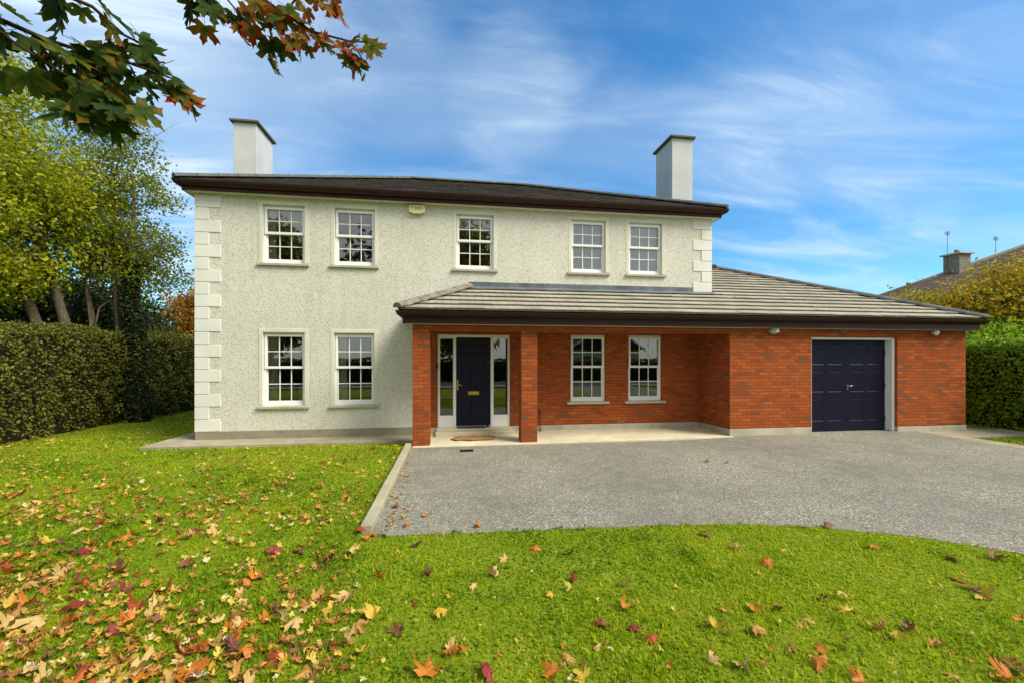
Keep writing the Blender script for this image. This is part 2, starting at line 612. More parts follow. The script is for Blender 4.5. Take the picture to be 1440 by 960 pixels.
uph = [(a, b, *ZU) for a, b in UP]
loh = [(a, b, *ZL) for a, b in LO]
w = MB()
wall_with_holes(w, YB, XL, XR, 2.56, ZE + 0.05, uph, 0.16)
wall_with_holes(w, YB, XL, -0.775, 0.23, 2.56, loh, 0.16)
w.face([(XL, BACK, 0.23), (XL, YB, 0.23), (XL, YB, ZE + 0.05), (XL, BACK, ZE + 0.05)])
w.face([(XR, YB, 2.0), (XR, BACK, 2.0), (XR, BACK, ZE + 0.05), (XR, YB, ZE + 0.05)])
w.face([(XR, BACK, 0.0), (XL, BACK, 0.0), (XL, BACK, ZE + 0.05), (XR, BACK, ZE + 0.05)])
w.build("pebbledash_wall", M["render"], house)

# brick ground floor wall behind the porch, garage, beam
lrh = [(a, b, *ZL) for a, b in LR]
door_hole = (-0.325, 1.385, 0.075, 2.365)
w2 = MB()
wall_with_holes(w2, YB, -0.775, 6.233, 0.19, 2.56, lrh + [(door_hole[0], door_hole[1], 0.19, door_hole[3])], 0.12)
w2.face([(6.233, YB, 0.19), (6.233, YF, 0.19), (6.233, YF, 2.54), (6.233, YB, 2.54)])
w2.build("recess_brick_wall", M["brick"], house)
w = MB()
GD = (8.31, 10.64, 0.0, 2.31)
wall_with_holes(w, YF, 6.233, 12.614, 0.19, 2.56, [(GD[0], GD[1], 0.19, GD[3])], 0.3)
w.face([(12.614, YF, 0.19), (12.614, 16.6, 0.19), (12.614, 16.6, 2.56), (12.614, YF, 2.56)])
w.face([(12.614, 16.6, 0.0), (6.574, 16.6, 0.0), (6.574, 16.6, 2.56), (12.614, 16.6, 2.56)])
w.build("garage_brick_wall", M["brick"], house)
w = MB()
w.box(-0.445, 1.448, YF + 0.003, YF + 0.33, 2.37, 2.54)
w.box(1.796, 6.231, YF + 0.003, YF + 0.33, 2.37, 2.54)
w.build("porch_beam", M["brick"], house)
for a in (-0.783, 1.448):
    w = MB()
    w.box(a, a + 0.345, YF, YF + 0.345, 0.0, 2.54)
    w.build("brick_pillar", M["brick"], house, bevel=0.004)
w = MB()
w.box(-0.78, 6.23, YF + 0.35, YB - 0.002, 2.455, 2.47)
w.build("porch_ceiling", M["soffit"], house)

# plinths
w = MB(); w.box(XL - 0.004, -0.785, YB - 0.012, YB + 0.1, 0.0, 0.232); w.box(XL - 0.012, XL + 0.1, YB + 0.101, BACK, 0.0, 0.232)
w.build("plinth", M["plinth_dark"], house, bevel=0.006)
w = MB()
w.box(-0.775, -0.325, YB - 0.010, YB + 0.1, 0.0, 0.205); w.box(1.385, 6.224, YB - 0.010, YB + 0.1, 0.0, 0.205)
w.box(6.224, 6.32, YF + 0.08, YB + 0.09, 0.0, 0.205)
w.build("plinth", M["plinth"], house, bevel=0.006)
w = MB(); w.box(6.222, GD[0], YF - 0.010, YF + 0.079, 0.0, 0.212)
w.build("plinth", M["plinth"], house, bevel=0.006)
w = MB(); w.box(GD[1], 12.624, YF - 0.010, YF + 0.3, 0.0, 0.170); w.box(12.54, 12.624, YF + 0.301, 16.6, 0.0, 0.170)
w.build("plinth", M["plinth"], house, bevel=0.006)

# quoins: alternating long and short stones, a few millimetres proud of the dash
def quoins(x, sgn, z0, z1, depth=True):
    mb = MB()
    z, k = z0, 0
    hgt = 0.268
    while z < z1 - 0.05:
        t = min(z + hgt - 0.012, z1)
        L = 0.50 if k % 2 == 0 else 0.27
        a, b = (x - 0.014, x + L) if sgn > 0 else (x - L, x + 0.014)
        mb.box(a, b, YB - 0.014, YB + 0.006, z, t)
        if sgn > 0:
            mb.box(x - 0.014, x + 0.006, YB + 0.006, YB + (0.27 if k % 2 == 0 else 0.5), z, t)
        else:
            mb.box(x - 0.006, x + 0.014, YB + 0.006, YB + (0.27 if k % 2 == 0 else 0.5), z, t)
        z += hgt
        k += 1
    return mb.build("corner_quoins", M["quoin"], house, bevel=0.005)


quoins(XL, 1, 0.235, ZE - 0.002)
quoins(XR, -1, 3.48, ZE - 0.002)

# ---------------- roofs
def hip_roof(x0, x1, y0, y1, z0, tan, mat, name, rows, lift=0.022, ymax=None, holes=None):
    """stepped courses of tiles on the four slopes of a hipped roof"""
    mb = MB()
    S = min(x1 - x0, y1 - y0) / 2
    step = S / rows
    sl = math.sqrt(1 + tan * tan)
    for k in range(rows):
        s0, s1 = k * step, (k + 1) * step
        za, zb = z0 + s0 * tan + lift, z0 + s1 * tan + 0.002
        for side in range(4):
            if side == 0: P = [(x0 + s0, y0 + s0), (x1 - s0, y0 + s0), (x1 - s1, y0 + s1), (x0 + s1, y0 + s1)]
            elif side == 1: P = [(x1 - s0, y0 + s0), (x1 - s0, y1 - s0), (x1 - s1, y1 - s1), (x1 - s1, y0 + s1)]
            elif side == 2: P = [(x1 - s0, y1 - s0), (x0 + s0, y1 - s0), (x0 + s1, y1 - s1), (x1 - s1, y1 - s1)]
            else: P = [(x0 + s0, y1 - s0), (x0 + s0, y0 + s0), (x0 + s1, y0 + s1), (x0 + s1, y1 - s1)]
            i = 0 if side % 2 == 0 else 1
            q = [(*P[0], za), (*P[1], za), (*P[2], zb), (*P[3], zb)]
            uv = [(P[0][i], k * 0.3), (P[1][i], k * 0.3), (P[2][i], k * 0.3 + 0.2999), (P[3][i], k * 0.3 + 0.2999)]
            mb.face(q, uv)
            zr = z0 + s0 * tan - 0.004
            mb.face([(*P[0], zr), (*P[1], zr), (*P[1], za), (*P[0], za)], [(P[0][i], k * .3), (P[1][i], k * .3), (P[1][i], k * .3 + .01), (P[0][i], k * .3 + .01)])
    return mb.build(name, mat, house)


def ridge_run(parent, mat, a, b, r, name, pitch=0.42, lift=0.02):
    """half round cap tiles butted along a hip or a ridge"""
    a, b = Vector(a), Vector(b)
    L = (b - a).length
    n = max(1, round(L / pitch))
    d = (b - a) / n
    u = d.normalized()
    s = u.cross(Vector((0, 0, 1))).normalized()
    up = s.cross(u).normalized()
    mb = MB()
    for i in range(n):
        p, q = a + d * i, a + d * (i + 1) - u * 0.006
        A, B = [], []
        for k in range(9):
            t = math.pi * k / 8
            off = lambda rr: s * (math.cos(t) * rr) + up * (math.sin(t) * rr * 0.75 + lift)
            A.append(p + off(r * 1.06))
            B.append(q + off(r))
        mb.prism(None, A, B, smooth=False)
    return mb.build(name, mat, parent)


EV = 0.30
RX0, RX1, RY0, RY1 = XL - EV + 0.04, XR + EV - 0.04, YB - EV + 0.04, BACK + EV - 0.04
ZR0, TAN = 5.545, 0.478
roof = hip_roof(RX0, RX1, RY0, RY1, ZR0, TAN, M["slate"], "main_roof", 15)
S = (RY1 - RY0) / 2
zt = ZR0 + S * TAN
cy = (RY0 + RY1) / 2
for a, b in (((RX0, RY0, ZR0), (RX0 + S, cy, zt)), ((RX1, RY0, ZR0), (RX1 - S, cy, zt)), ((RX0, RY1, ZR0), (RX0 + S, cy, zt)), ((RX1, RY1, ZR0), (RX1 - S, cy, zt)),
             ((RX0 + S, cy, zt), (RX1 - S, cy, zt))):
    ridge_run(roof, M["ridge_dark"], a, b, 0.11, "ridge_cap")


def gutter_run(pts, r, zt, parent, name):
    """ogee gutter swept round corners; pts run along the outer lip, profile hangs inward (left of travel)"""
    mb = MB()
    prof = [(0, 0), (0.004, -0.02), (0.012, -0.045), (0.03, -0.075), (0.06, -0.092), (0.10, -0.095), (0.112, -0.09), (0.112, 0.0), (0.106, 0.0), (0.104, -0.082), (0.06, -0.084), (0.034, -0.068), (0.018, -0.042), (0.008, 0.0)]
    prof = [(a * r, b * r) for a, b in prof]
    rows = []
    for i, p in enumerate(pts):
        p = Vector((p[0], p[1], 0))
        din = (p - Vector((*pts[i - 1], 0))).normalized() if i > 0 else None
        dout = (Vector((*pts[i + 1], 0)) - p).normalized() if i < len(pts) - 1 else None
        nrm = lambda d: Vector((-d.y, d.x, 0))
        if din and dout:
            n = (nrm(din) + nrm(dout))
            n = n / (n.length_squared / 2)
        else:
            n = nrm(din or dout)
        rows.append([p + n * a + Vector((0, 0, zt + b)) for a, b in prof])
    for A, B in zip(rows[:-1], rows[1:]):
        mb.prism(None, A, B)
    return mb.build(name, M["brown"], parent)


X0, X1, Y0, Y1 = XL - EV, XR + EV, YB - EV, BACK + EV
gutter_run([(X0, Y1), (X0, Y0), (X1, Y0), (X1, Y1)], 1.15, 5.535, house, "gutter")
w = MB()
F = 0.125
w.box(X0 + F, X1 - F, Y0 + F, Y0 + F + 0.02, 5.345, 5.572)
w.box(X0 + F, X0 + F + 0.02, Y0 + F + 0.02, Y1 - F, 5.345, 5.572)
w.box(X1 - F - 0.02, X1 - F, Y0 + F + 0.02, Y1 - F, 5.345, 5.572)
w.build("fascia", M["brown"], house)
w = MB()
x = X0 + F + 0.02
while x < X1 - F - 0.02:
    w.box(x, min(x + 0.098, X1 - F - 0.02), Y0 + F + 0.02, YB, ZE - 0.002, ZE + 0.01)
    x += 0.108
y = YB + 0.004
while y < Y1 - F - 0.1:
    w.box(X0 + F + 0.02, XL, y, y + 0.098, ZE - 0.002, ZE + 0.01)
    w.box(XR, X1 - F - 0.02, y, y + 0.098, ZE - 0.002, ZE + 0.01)
    y += 0.108
w.box(X0 + F + 0.02, X1 - F - 0.02, Y0 + F + 0.02, YB, ZE + 0.011, ZE + 0.02)
w.box(X0 + F + 0.02, XL, YB + 0.001, Y1 - F - 0.1, ZE + 0.011, ZE + 0.02)
w.box(XR, X1 - F - 0.02, YB + 0.001, Y1 - F - 0.1, ZE + 0.011, ZE + 0.02)
w.build("soffit", M["soffit"], house)

# chimneys
for (x0, x1, y0, y1, zt_) in ((-5.46, -4.92, 11.5, 12.5, 7.78), (5.985, 6.585, 10.76, 11.68, 7.85)):
    w = MB()
    w.box(x0, x1, y0, y1, 5.0, zt_)
    c = w.build("chimney", M["chimney"], house, bevel=0.008)
    w = MB()
    w.box(x0 - 0.07, x1 + 0.07, y0 - 0.07, y1 + 0.07, zt_, zt_ + 0.06)
    k = w.build("chimney_cap", M["cap"], c, bevel=0.012)

# lower roof: lean-to over the porch running into the hipped garage roof
LX0, LX1, LY0 = -0.783 - EV + 0.04, 12.614 + EV - 0.04, YF - EV + 0.04
LZ, LT = 2.765, 0.465
mb = MB()
step = 0.272
SR = 4.45                      # plan depth of the garage hip to its ridge
k = 0
while k * step < SR - 0.01:
    s0, s1 = k * step, min((k + 1) * step, SR)
    za, zb = LZ + s0 * LT + 0.046, LZ + s1 * LT + 0.003
    y0, y1 = LY0 + s0, LY0 + s1
    zr = LZ + s0 * LT - 0.004
    if y1 <= YB + 0.001 or y0 < YB:
        yy1 = min(y1, YB)
        f1 = (yy1 - LY0)
        zz = LZ + f1 * LT + 0.003
        P = [(LX0 + s0, y0), (LX1 - s0, y0), (LX1 - f1, yy1), (LX0 + f1, yy1)]
        if y1 > YB:
            mb.face([(XR, YB, zz), (LX1 - f1, YB, zz), (LX1 - s1, y1, zb), (XR, y1, zb)], [(XR, k * .3 + .2), (LX1 - f1, k * .3 + .2), (LX1 - s1, k * .3 + .2999), (XR, k * .3 + .2999)])
        b1 = zz
    else:
        P = [(XR, y0), (LX1 - s0, y0), (LX1 - s1, y1), (XR, y1)]
        b1 = zb
    xa_, xb_ = P[0][0], P[1][0]
    xc_, xd_ = P[3][0], P[2][0]
    n_t = int((xb_ - xa_) / 0.332) + 3
    xo = (math.floor(xa_ / 0.332) - 1) * 0.332 + (0.166 if k % 2 else 0)
    yq = y0 + 0.035
    for m_ in range(n_t):
        l_, r_ = max(xo + m_ * 0.332, xa_), min(xo + (m_ + 1) * 0.332 - 0.003, xb_)
        if r_ - l_ < 0.02: continue
        dz = random.uniform(-0.004, 0.005)
        zl, zr_ = za + dz + random.uniform(-.0015, .0015), za + dz + random.uniform(-.0015, .0015)
        yj = y0 + random.uniform(-0.006, 0.006)
        lt, rt = min(max(l_, xc_), xd_), max(min(r_, xd_), xc_)
        mb.face([(l_, yj, zl), (r_, yj, zr_), (rt, P[2][1], b1), (lt, P[2][1], b1)], [(l_, k * .3 + .01), (r_, k * .3 + .01), (rt, k * .3 + .29), (lt, k * .3 + .29)])
        mb.face([(l_, yj, zl - 0.013), (r_, yj, zr_ - 0.013), (r_, yj, zr_), (l_, yj, zl)], [(l_, k * .3 + .02), (r_, k * .3 + .02), (r_, k * .3 + .03), (l_, k * .3 + .03)])
        mb.face([(l_, yj, zl - 0.013), (l_, yq, za - 0.013), (r_, yq, za - 0.013), (r_, yj, zr_ - 0.013)])
    mb.face([(xa_, yq, zr), (xb_, yq, zr), (xb_, yq, za - 0.010), (xa_, yq, za - 0.010)])
    mb.face([(xa_, y0, zr), (xb_, y0, zr), (xb_, yq, zr), (xa_, yq, zr)])
    # right-hand slope of the garage and left-hand slope of the porch
    yend = 16.9
    mb.face([(LX1 - s0, LY0 + s0, za), (LX1 - s0, yend - s0, za), (LX1 - s1, yend - s1, zb), (LX1 - s1, LY0 + s1, zb)], [(LY0 + s0, k * .3), (yend - s0, k * .3), (yend - s1, k * .3 + .2999), (LY0 + s1, k * .3 + .2999)])
    mb.face([(LX1 - s0, LY0 + s0, zr), (LX1 - s0, yend - s0, zr), (LX1 - s0, yend - s0, za), (LX1 - s0, LY0 + s0, za)])
    mb.face([(XR, yend - s0, za), (LX1 - s0, yend - s0, za), (LX1 - s1, yend - s1, zb), (XR, yend - s1, zb)])
    if LY0 + s0 < YB:
        e1 = min(s1, YB - LY0)
        ze = LZ + e1 * LT + 0.003
        mb.face([(LX0 + s0, YB, za), (LX0 + s0, LY0 + s0, za), (LX0 + e1, LY0 + e1, ze), (LX0 + e1, YB, ze)], [(YB, k * .3), (LY0 + s0, k * .3), (LY0 + e1, k * .3 + .2999), (YB, k * .3 + .2999)])
        mb.face([(LX0 + s0, YB, zr), (LX0 + s0, LY0 + s0, zr), (LX0 + s0, LY0 + s0, za), (LX0 + s0, YB, za)])
    k += 1
low = mb.build("lower_roof", M["tile"], house)
sw = YB - LY0
ridge_run(low, M["hiptile"], (LX0, LY0, LZ + 0.01), (LX0 + sw, YB, LZ + sw * LT + 0.01), 0.12, "hip_cap", 0.5)
ridge_run(low, M["ridge_dark"], (LX1, LY0, LZ + 0.015), (LX1 - SR, LY0 + SR, LZ + SR * LT + 0.015), 0.13, "hip_cap", 0.45, -0.015)
ridge_run(low, M["ridge_dark"], (XR, LY0 + SR - 0.01, LZ + SR * LT + 0.01), (LX1 - SR, LY0 + SR - 0.01, LZ + SR * LT + 0.01), 0.10, "ridge_cap", 0.45)
# lead flashing dressed up the wall and over the top course
zf = LZ + sw * LT
mb = MB()
xa = LX0 + sw - 0.02
mb.face([(xa, YB - 0.006, zf + 0.145), (xa, YB - 0.006, zf + 0.02), (XR + 0.03, YB - 0.006, zf + 0.02), (XR + 0.03, YB - 0.006, zf + 0.145)])
mb.box(xa, XR + 0.02, YB - 0.012, YB - 0.004, zf + 0.03, zf + 0.15)
nseg = 26
for i in range(nseg):
    a = xa - 0.13 + (XR + 0.05 - xa + 0.13) * i / nseg
    b = xa - 0.13 + (XR + 0.05 - xa + 0.13) * (i + 1) / nseg - 0.004
    lo = 0.155 + 0.012 * math.sin(i * 1.7)
    mb.face([(a, YB - lo, zf - lo * LT + 0.043), (b, YB - lo, zf - lo * LT + 0.043), (b, YB - 0.013, zf + 0.048), (a, YB - 0.013, zf + 0.048)])
mb.build("lead_flashing", M["lead"], low)
# lower gutter and fascia
GX0, GX1, GY0 = LX0 - 0.04, LX1 + 0.04, LY0 - 0.04
gutter_run([(GX0, YB - 0.01), (GX0, GY0), (GX1, GY0), (GX1, 16.9)], 1.15, 2.735, house, "gutter")
w = MB()
w.box(GX0 + F, GX1 - F, GY0 + F, GY0 + F + 0.02, 2.49, 2.786)
w.box(GX0 + F, GX0 + F + 0.02, GY0 + F + 0.02, YB - 0.01, 2.49, 2.786)
w.box(GX1 - F - 0.02, GX1 - F, GY0 + F + 0.02, 16.8, 2.49, 2.786)
w.build("fascia", M["brown"], house)
w = MB()
w.box(GX0 + F + 0.02, -0.787, GY0 + F + 0.02, YB - 0.002, 2.485, 2.50)
w.box(-0.786, GX1 - F - 0.02, GY0 + F + 0.02, YF - 0.002, 2.485, 2.50)
w.box(12.616, GX1 - F - 0.02, YF, 16.8, 2.485, 2.50)
w.build("soffit", M["soffit"], house)

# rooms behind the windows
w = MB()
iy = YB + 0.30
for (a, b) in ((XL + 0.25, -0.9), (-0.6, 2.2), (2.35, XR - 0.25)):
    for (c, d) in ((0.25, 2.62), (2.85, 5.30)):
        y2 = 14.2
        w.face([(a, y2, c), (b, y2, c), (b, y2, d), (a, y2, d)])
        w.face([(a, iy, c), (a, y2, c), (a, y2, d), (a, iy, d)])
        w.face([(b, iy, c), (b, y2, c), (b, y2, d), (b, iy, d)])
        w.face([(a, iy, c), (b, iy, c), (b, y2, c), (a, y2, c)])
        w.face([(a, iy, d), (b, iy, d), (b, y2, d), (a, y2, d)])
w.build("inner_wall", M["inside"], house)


# ---------------- windows
def make_window(x0, x1, z0, z1, brick=False):
    yf = YB + (0.075 if not brick else 0.04)
    mb = MB()
    fw = 0.045
    mb.box(x0, x0 + fw, yf, yf + 0.075, z0, z1)
    mb.box(x1 - fw, x1, yf, yf + 0.075, z0, z1)
    mb.box(x0 + fw, x1 - fw, yf, yf + 0.075, z1 - fw, z1)
    mb.box(x0 + fw, x1 - fw, yf, yf + 0.075, z0, z0 + fw + 0.02)
    win = mb.build("window", M["upvc"], house, bevel=0.004)
    zm = z0 + (z1 - z0) * 0.525
    for (a, b, dy) in ((zm - 0.03, z1 - fw - 0.002, 0.005), (z0 + fw + 0.022, zm + 0.03, 0.024)):
        s = MB()
        y0, y1 = yf + dy + (-0.030 if dy < 0.01 else 0.0), yf + dy + 0.04
        l, r = x0 + fw + 0.001, x1 - fw - 0.001
        ww = 0.046 if dy < 0.01 else 0.03
        if dy < 0.01: l, r = x0 + fw * 0.45, x1 - fw * 0.45
        s.box(l, l + ww, y0, y1, a, b)
        s.box(r - ww, r, y0, y1, a, b)
        s.box(l + ww, r - ww, y0, y1, b - ww, b)
        s.box(l + ww, r - ww, y0, y1, a, a + ww + 0.008)
        s.build("sash", M["upvc"], win, bevel=0.003)
        gl = MB()
        gl.box(l + ww, r - ww, y1 - 0.022, y1 - 0.016, a + ww + 0.008, b - ww)
        gl.build("pane", M["glass"], win)
        gb = MB()
        iw = (r - l - 2 * ww)
        for q in (1, 2):
            xx = l + ww + iw * q / 3
            gb.box(xx - 0.009, xx + 0.009, y1 - 0.034, y1 - 0.0225, a + ww + 0.008, b - ww)
        zz = (a + ww + 0.008 + b - ww) / 2
        for q in range(3):
            xa_ = l + ww + iw * q / 3 + (0.009 if q else 0)
            xb_ = l + ww + iw * (q + 1) / 3 - (0.009 if q < 2 else 0)
            gb.box(xa_, xb_, y1 - 0.033, y1 - 0.0225, zz - 0.009, zz + 0.009)
        gb.build("glazing_bars", M["upvc"], win)
    s = MB()
    zt_ = z0 + 0.012
    s.prism(None, [(x0 - 0.10, YB - 0.055, z0 - 0.062), (x0 - 0.10, YB - 0.055, zt_ - 0.022), (x0 - 0.10, YB + 0.11, zt_), (x0 - 0.10, YB + 0.11, z0 - 0.062)],
            [(x1 + 0.10, YB - 0.055, z0 - 0.062), (x1 + 0.10, YB - 0.055, zt_ - 0.022), (x1 + 0.10, YB + 0.11, zt_), (x1 + 0.10, YB + 0.11, z0 - 0.062)])
    s.build("sill", M["sill"], win, bevel=0.006)
    if not brick:
        s = MB()
        bw = 0.075
        s.box(x0 - bw, x0 + 0.004, YB - 0.007, YB + 0.076, z0 + 0.014, z1 + bw)
        s.box(x1 - 0.004, x1 + bw, YB - 0.007, YB + 0.076, z0 + 0.014, z1 + bw)
        s.box(x0 + 0.004, x1 - 0.004, YB - 0.007, YB + 0.076, z1 - 0.004, z1 + bw)
        s.build("window_surround", M["plaster"], win, bevel=0.004)
    return win


for a, b in UP: make_window(a, b, *ZU)
for a, b in LO: make_window(a, b, *ZL)
for a, b in LR: make_window(a, b, *ZL, brick=True)


# ---------------- front door with side lights
door_frame = None
yd = YB + 0.03
mb = MB()
dl, dr = -0.322, 1.382
zt_ = 2.362
zb_ = 0.20
mb.box(dl, dr, yd, yd + 0.09, zt_ - 0.06, zt_)
for x0, x1 in ((dl, dl + 0.055), (0.035, 0.105), (0.918, 0.99), (dr - 0.055, dr)):
    mb.box(x0, x1, yd, yd + 0.09, zb_, zt_ - 0.06)
for x0, x1 in ((dl + 0.055, 0.035), (0.99, dr - 0.055)):
    mb.box(x0, x1, yd + 0.006, yd + 0.085, zb_, 0.475)
    mb.box(x0, x1, yd + 0.003, yd + 0.085, zt_ - 0.095, zt_ - 0.06)
door_frame = mb.build("door_frame", M["upvc"], house, bevel=0.005)
for x0, x1 in ((dl + 0.055, 0.035), (0.99, dr - 0.055)):
    s = MB()
    s.box(x0, x1, yd + 0.035, yd + 0.045, 0.475, zt_ - 0.095)
    s.build("side_light", M["glass"], door_frame)
s = MB()
s.box(dl - 0.035, dl + 0.012, YB - 0.018, YB + 0.029, 1.58, 1.70)
s.build("doorbell", M["black"], door_frame, bevel=0.005)

mb = MB()
x0, x1, z0, z1 = 0.108, 0.915, 0.235, 2.298
ydoor = yd + 0.03
def panelled(mb, x0, x1, z0, z1, y, panels, th=0.045, rec=0.014):
    """leaf with recessed, raised-and-fielded panels"""
    mb.box(x0, x1, y + rec, y + th, z0, z1)
    xs = sorted({x0, x1, *[p[0] for p in panels], *[p[1] for p in panels]})
    zs = sorted({z0, z1, *[p[2] for p in panels], *[p[3] for p in panels]})
    for a, b in zip(xs[:-1], xs[1:]):
        for c, d in zip(zs[:-1], zs[1:]):
            mx, mz = (a + b) / 2, (c + d) / 2
            if any(p[0] < mx < p[1] and p[2] < mz < p[3] for p in panels): continue
            mb.face([(a, y, c), (b, y, c), (b, y, d), (a, y, d)])
    for a, b, c, d in [(x0, x1, z0, z1)]:
        mb.face([(a, y, c), (a, y, d), (a, y + rec, d), (a, y + rec, c)])
        mb.face([(b, y, c), (b, y + rec, c), (b, y + rec, d), (b, y, d)])
        mb.face([(a, y, d), (b, y, d), (b, y + rec, d), (a, y + rec, d)])
    for a, b, c, d in panels:
        m1, m2 = 0.022, 0.055
        R0 = [(a, c), (b, c), (b, d), (a, d)]
        R1 = [(a + m1, c + m1), (b - m1, c + m1), (b - m1, d - m1), (a + m1, d - m1)]
        R2 = [(a + m2, c + m2), (b - m2, c + m2), (b - m2, d - m2), (a + m2, d - m2)]
        for A, B, ya, yb in ((R0, R1, y, y + rec - 0.001), (R1, R2, y + rec - 0.001, y + 0.003)):
            for i in range(4):
                j = (i + 1) % 4
                mb.face([(A[i][0], ya, A[i][1]), (A[j][0], ya, A[j][1]), (B[j][0], yb, B[j][1]), (B[i][0], yb, B[i][1])])
        mb.face([(p[0], y + 0.003, p[1]) for p in R2])


pl, pm1, pm2, pr = x0 + 0.10, (x0 + x1) / 2 - 0.045, (x0 + x1) / 2 + 0.045, x1 - 0.10
pan = []
for a, b in ((pl, pm1), (pm2, pr)):
    pan += [(a, b, 1.90, 2.19), (a, b, 1.06, 1.80), (a, b, 0.40, 0.87)]
panelled(mb, x0, x1, z0, z1, ydoor, pan)
door = mb.build("front_door", M["navy"], house)
s = MB(); s.box(0.385, 0.640, ydoor - 0.010, ydoor + 0.001, 0.955, 1.035); s.box(0.405, 0.620, ydoor - 0.014, ydoor - 0.0101, 0.975, 1.018)
s.build("letterbox", M["gold"], door, bevel=0.003)
s = MB(); s.box(0.122, 0.158, ydoor - 0.010, ydoor + 0.001, 1.07, 1.31); s.tube([(0.14, ydoor - 0.01, 1.20), (0.14, ydoor - 0.055, 1.20), (0.18, ydoor - 0.06, 1.195), (0.255, ydoor - 0.058, 1.17)], 0.011)
s.build("door_handle", M["gold"], door)
s = MB(); s.box(x0 - 0.002, x1 + 0.002, yd - 0.012, ydoor + 0.03, 0.203, 0.234)
s.build("threshold", M["steel"], door)
s = MB(); s.box(-0.36, 1.42, YB - 0.40, YB + 0.12, 0.05, 0.150); s.box(-0.34, 1.40, YB - 0.20, YB + 0.121, 0.151, 0.200)
s.build("doorstep", M["slab"], house, bevel=0.010)

# ---------------- garage doors
mb = MB()
yg = YF + 0.06
gl_, gr_ = GD[0], GD[1]
mb.box(gl_ + 0.001, gl_ + 0.065, yg, yg + 0.235, 0.06, 2.307)
mb.box(gr_ - 0.068, gr_ - 0.001, yg, yg + 0.235, 0.06, 2.307)
mb.box(gl_ + 0.065, gr_ - 0.068, yg, yg + 0.235, 2.255, 2.307)
gframe = mb.build("garage_door_frame", M["upvc"], house, bevel=0.005)
yl = YF + 0.235
mid = (gl_ + gr_) / 2
for side, (x0, x1) in enumerate(((gl_ + 0.067, mid - 0.003), (mid + 0.003, gr_ - 0.070))):
    mb = MB()
    pan = []
    c = (x0 + x1) / 2
    for a, b in ((x0 + 0.11, c - 0.055), (c + 0.055, x1 - 0.11)):
        for zc, zd in ((0.30, 0.86), (1.00, 1.52), (1.66, 2.15)):
            pan.append((a, b, zc, zd))
    panelled(mb, x0, x1, 0.066, 2.25, yl, pan, 0.05, 0.009)
    leaf = mb.build("garage_door", M["navy"], house)
    hx = x1 - 0.015 if side == 1 else x0 + 0.015
    for hz in (0.35, 1.15, 1.95):
        s = MB()
        s.tube([(hx, yl - 0.008, hz - 0.06), (hx, yl - 0.008, hz + 0.06)], 0.011)
        s.build("hinge", M["navy"], leaf)
    if side == 1:
        s = MB()
        s.box(x0 + 0.025, x0 + 0.055, yl - 0.008, yl + 0.001, 1.05, 1.18)
        s.tube([(x0 + 0.04, yl - 0.01, 1.15), (x0 + 0.04, yl - 0.055, 1.15), (x0 + 0.07, yl - 0.06, 1.15), (x0 + 0.15, yl - 0.058, 1.155)], 0.008)
        s.build("door_handle", M["steel"], leaf)

# ------------------------------------------------------------------ loose things on and in the house
ab = empty("alarm_box", (-0.785, YB - 0.01, 5.11), "cream burglar alarm box high on white wall under the eaves", "alarm box")
mb = MB()
pr = [(-0.97, 5.16), (-0.955, 5.14), (-0.90, 5.135), (-0.885, 5.115), (-0.69, 5.115), (-0.675, 5.135), (-0.62, 5.14), (-0.605, 5.16), (-0.60, 5.285), (-0.63, 5.31), (-0.94, 5.31), (-0.97, 5.285)]
mb.prism(None, [(a, YB - 0.085, b) for a, b in pr], [(a, YB - 0.008, b) for a, b in pr])
mb.build("cover", M["alarm"], ab, bevel=0.01)
mb = MB(); mb.box(-0.84, -0.66, YB - 0.0885, YB - 0.0862, 5.222, 5.262)
mb.box(-0.84, -0.70, YB - 0.0885, YB - 0.0862, 5.196, 5.208)
mb.build("printed_mark", M["alarm_mark"], ab)
mb = MB(); mb.tube([(-0.895, YB - 0.0895, 5.25), (-0.895, YB - 0.0862, 5.25)], 0.016, 12)
mb.build("red_dot", M["alarm_red"], ab)

bl = empty("bulkhead_lamp", (7.31, YF, 2.42), "oval silver bulkhead lamp on brick wall left of the garage door", "wall lamp")
mb = MB()
n = 20
def ring(rx, rz, y): return [(7.315 + rx * math.cos(2 * math.pi * i / n), y, 2.435 + rz * math.sin(2 * math.pi * i / n)) for i in range(n)]
mb.prism(None, ring(0.135, 0.075, YF - 0.04), ring(0.14, 0.08, YF - 0.001), smooth=True)
mb.build("base", M["steel"], bl)
mb = MB()
prev = ring(0.125, 0.068, YF - 0.041)
for a in (15, 35, 55, 75):
    cur = ring(0.125 * math.cos(R(a)), 0.068 * math.cos(R(a)), YF - 0.041 - 0.085 * math.sin(R(a)))
    mb.prism(None, cur, prev, smooth=True)
    prev = cur
mb.build("glass_dome", M["lampglass"], bl)
mb = MB()
for zz in (2.40, 2.435, 2.47):
    mb.tube([(7.315 + 0.13 * math.cos(R(t)), YF - 0.04 - 0.10 * math.sin(R(t)), zz) for t in range(0, 181, 20)], 0.006, 6)
mb.build("wire_guard", M["steel"], bl)

sl = empty("sensor_lamp", (11.65, YF, 2.42), "small round white sensor lamp on brick wall at garage right end", "wall lamp")
mb = MB(); mb.tube([(11.65, YF - 0.001, 2.435), (11.65, YF - 0.05, 2.435)], [0.05, 0.045], 14)
mb.build("base", M["upvc"], sl)
mb = MB(); mb.tube([(11.635, YF - 0.051, 2.44), (11.62, YF - 0.08, 2.43), (11.60, YF - 0.12, 2.41), (11.595, YF - 0.135, 2.405)], [0.025, 0.045, 0.06, 0.045], 14)
mb.build("lamp_head", M["lampglass"], sl)

